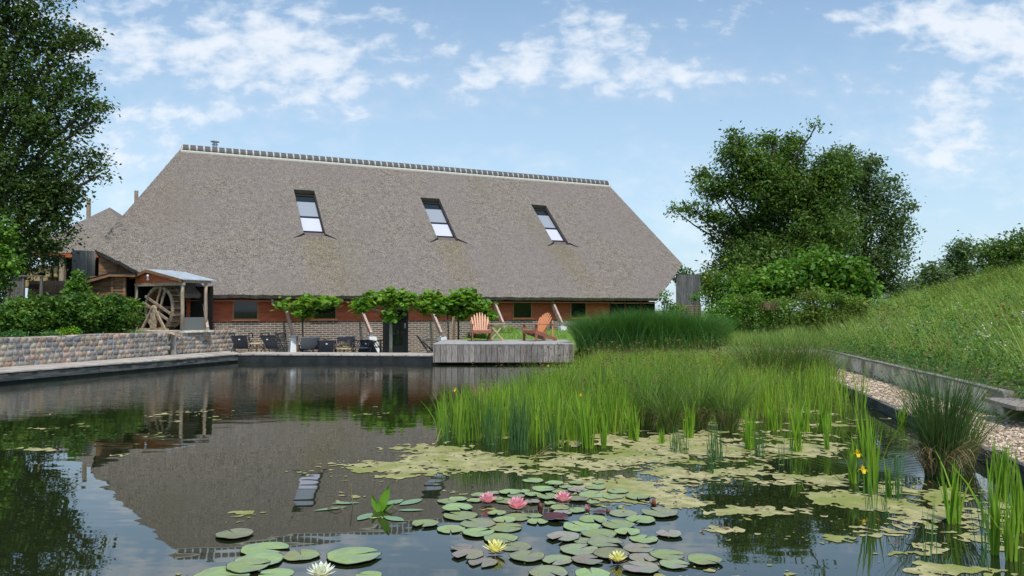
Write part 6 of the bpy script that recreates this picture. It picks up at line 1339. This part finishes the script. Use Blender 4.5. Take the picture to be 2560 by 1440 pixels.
def lily(px, py, wpx, m, label, tilt=0., rows_=((9, .28, 1.), (9, .62, .95), (8, .95, .85), (6, 1.2, .7)), pw_=.36):
    c = atZ(px, py, .0); R_ = wpx * c.y / F / 2 * 1.15; root = thing('water_lily', label, 'water lily', (c.x, c.y, 0), random.uniform(0, 6), 'open water lily flowers'); root.rotation_euler = (tilt, 0, random.uniform(0, 6))
    for k, (n, el, ln) in enumerate(rows_):
        mb = MB()
        for i in range(n): petal(mb, 2 * math.pi * (i + .5 * (k % 2)) / n + random.gauss(0, .06), el + random.gauss(0, .06), R_ * ln * 1.02, R_ * pw_, .02 + .006 * k, R_ * .08)
        mb.build('petal_ring', m, root, smooth=True)
    mb = MB()
    for i in range(22): a = random.uniform(0, 6.28); rr = R_ * .16 * random.random() ** .5; mb.tube([(math.cos(a) * rr * .5, math.sin(a) * rr * .5, .03), (math.cos(a) * rr * 1.3, math.sin(a) * rr * 1.3, .03 + R_ * .38)], R_ * .02, 4)
    mb.build('stamens', mt['stamen'], root)
    mb = MB()
    for i in range(4): petal(mb, i * math.pi / 2 + .4, .12, R_ * .95, R_ * .34, .008, R_ * .05)
    mb.build('sepals', mt['bud'], root, smooth=True)
lily(*c3(400, 345, 152), mt['flowerpink'], 'leftmost of three pink water lilies'); lily(*c3(650, 395, 178), mt['flowerpink'], 'middle and largest of three pink water lilies'); lily(*c3(1038, 335, 150), mt['flowerpink'], 'rightmost of three pink water lilies')
YR_ = ((8, .22, 1.), (8, .5, .95), (7, .9, .8), (5, 1.2, .6))
lily(*c3(465, 765, 195), mt['floweryellow'], 'pale yellow water lily on the left among brown pads', rows_=YR_, pw_=.27); lily(*c3(1498, 840, 150), mt['floweryellow'], 'pale yellow water lily on the right near the bottom edge', rows_=YR_, pw_=.27)
lily(803, 1448, 66, mt['flowerwhite'], 'white water lily cut by the bottom edge', rows_=YR_, pw_=.3)
for i, (cx, cy, h, lab_) in enumerate(((845, 408, .085, 'closed brown lily bud between the pink flowers'), (1243, 402, .07, 'opening lily bud with white tip right of the pink flowers'), (690, 300, .035, 'brown curled lily bud behind the largest pink flower'), (1415, 405, .04, 'small brown withered bud near the right pink flower'), (1800, 350, .07, 'withered brown lily flower at the edge of the algae'))):
    px, py, _ = c3(cx, cy, 0); c = atZ(px, py, 0); root = thing('lily_bud', lab_, 'lily bud', (c.x, c.y, 0)); mb = MB(); mb.lathe((0, 0, -.01), [(.008, 0), (.018, h * .3), (.02, h * .55), (.012, h * .85), (.002, h * 1.05)], 10); mb.build('bud', mt['bud'], root, smooth=True)
    mb = MB()
    for k in range(3 if i != 4 else 7): petal(mb, k * 2.1, 1.1 if i != 4 else .4, h * .9, h * .5, -.005, .006)
    mb.build('sepals', mt['padred'] if i != 1 else mt['flowerpink'], root)
# broad-leaved water plant left of the raft
c = atZ(945, 1278, 0); kk = c.y / F; root = thing('broad_leaf_water_plant', 'water plant with upright and floating sword leaves left of the lily raft', 'water plant', (c.x, c.y, 0))
for nm, dx, dz, dy, L_, w_, m in (('upright_leaf', 26, 62, 0, 1, 24, 'arrow'), ('upright_leaf', -18, 36, .04, 1, 15, 'arrow'), ('upright_leaf', 20, 34, .05, 1, 14, 'arrow'), ('upright_leaf', 4, 26, -.02, 1, 12, 'arrow'), ('upright_leaf', 40, 18, .02, 1, 12, 'arrow')):
    mb = MB(); b = Vector((dx * kk * .1, dy, -.02)); t_ = Vector((dx * kk, dy, dz * kk)); d = t_ - b; vs = []; n = 7
    for j in range(n + 1):
        t = j / n; ww = w_ * kk * math.sin(math.pi * min(1, .12 + .88 * t)) ** .9 / 2 + .001; p = b + d * t + Vector((0, .03 * t * t, 0)); vs += [(p.x - ww, p.y - .01, p.z), (p.x, p.y + .012, p.z), (p.x + ww, p.y - .01, p.z)]
    fs = []
    for j in range(n): fs += [(3 * j, 3 * j + 1, 3 * j + 4, 3 * j + 3), (3 * j + 1, 3 * j + 2, 3 * j + 5, 3 * j + 4)]
    mb.add(vs, fs); mb.build(nm, mt[m], root, smooth=True)
for a0, l0, a1, l1 in (((1000, 1262), 0, (1056, 1246), 26), ((995, 1275), 0, (1060, 1274), 14), ((895, 1300), 0, (930, 1282), 22), ((960, 1290), 0, (1010, 1302), 22), ((785, 1276), 0, (870, 1266), 14), ((830, 1258), 0, (900, 1256), 14), ((960, 1262), 0, (1008, 1248), 24)):
    p = atZ(*a0, .006) - Vector((c.x, c.y, 0)); q = atZ(*a1, .006) - Vector((c.x, c.y, 0)); d = q - p; nn = Vector((-d.y, d.x, 0)).normalized() * max(.02, l1 * kk * .9); vs = [p + d * t + nn * s_ * math.sin(math.pi * max(.02, t)) ** .8 * .8 for t in np.linspace(0, 1, 8) for s_ in (-1, 1)]
    mb = MB(); mb.add(vs, [(2 * j, 2 * j + 1, 2 * j + 3, 2 * j + 2) for j in range(7)]); mb.build('floating_leaf', mt['arrowfloat'], root)
mb = MB()
b = atZ(883, 1262, 0) - Vector((c.x, c.y, 0)); mb.tube([b, b + Vector((-.015, 0, .10)), b + Vector((-.022, 0, .18))], [.004, .005, .008], 6); mb.build('young_shoot', mt['dry'], root)
for px in (838, 842, 975):
    b = atZ(px, 1275, 0) - Vector((c.x, c.y, 0)); mb = MB(); mb.tube([b + Vector((math.cos(t) * .055, 0, math.sin(t) * .03)) for t in np.linspace(-.2, 3.3, 9)], .004, 5); mb.build('curled_stalk', mt['dry'], root)
# single brown leaves and yellowing stalks standing out of the water
for i, (px, py, tx, ty, lab_) in enumerate(((2098, 1205, 2075, 1175, 'short yellow reed stub leaning left of the flag flowers'), (1090, 1120, 1100, 1072, 'curled brown dead leaf at the left tip of the reeds'), (1830, 1165, 1850, 1132, 'yellow-brown dead leaf lying before the tussocks'), (1330, 1150, 1380, 1105, 'grey-brown broken stalk at the reed bed front'), (1740, 1150, 1700, 1120, 'brown broken stalk before the middle tussock'))):
    b = atZ(px, py, 0); k = b.y / F; root = thing('dead_stalk', lab_, 'dead leaf', tuple(b)); n = 4 if i else 1; V, Q = blades(np.stack([rng.normal(0, .02, n), rng.normal(0, .02, n), np.zeros(n)], -1), abs(py - ty) * k * rng.uniform(.8, 1.2, n), .022, np.full(n, 0. if tx > px else np.pi) + rng.normal(0, .3, n), abs(tx - px) / abs(py - ty), rng.uniform(0, .6, n), rng.uniform(0, .5, n) if i else 0.); np_obj('dry_leaf', V, Q, mt['dry'], root)
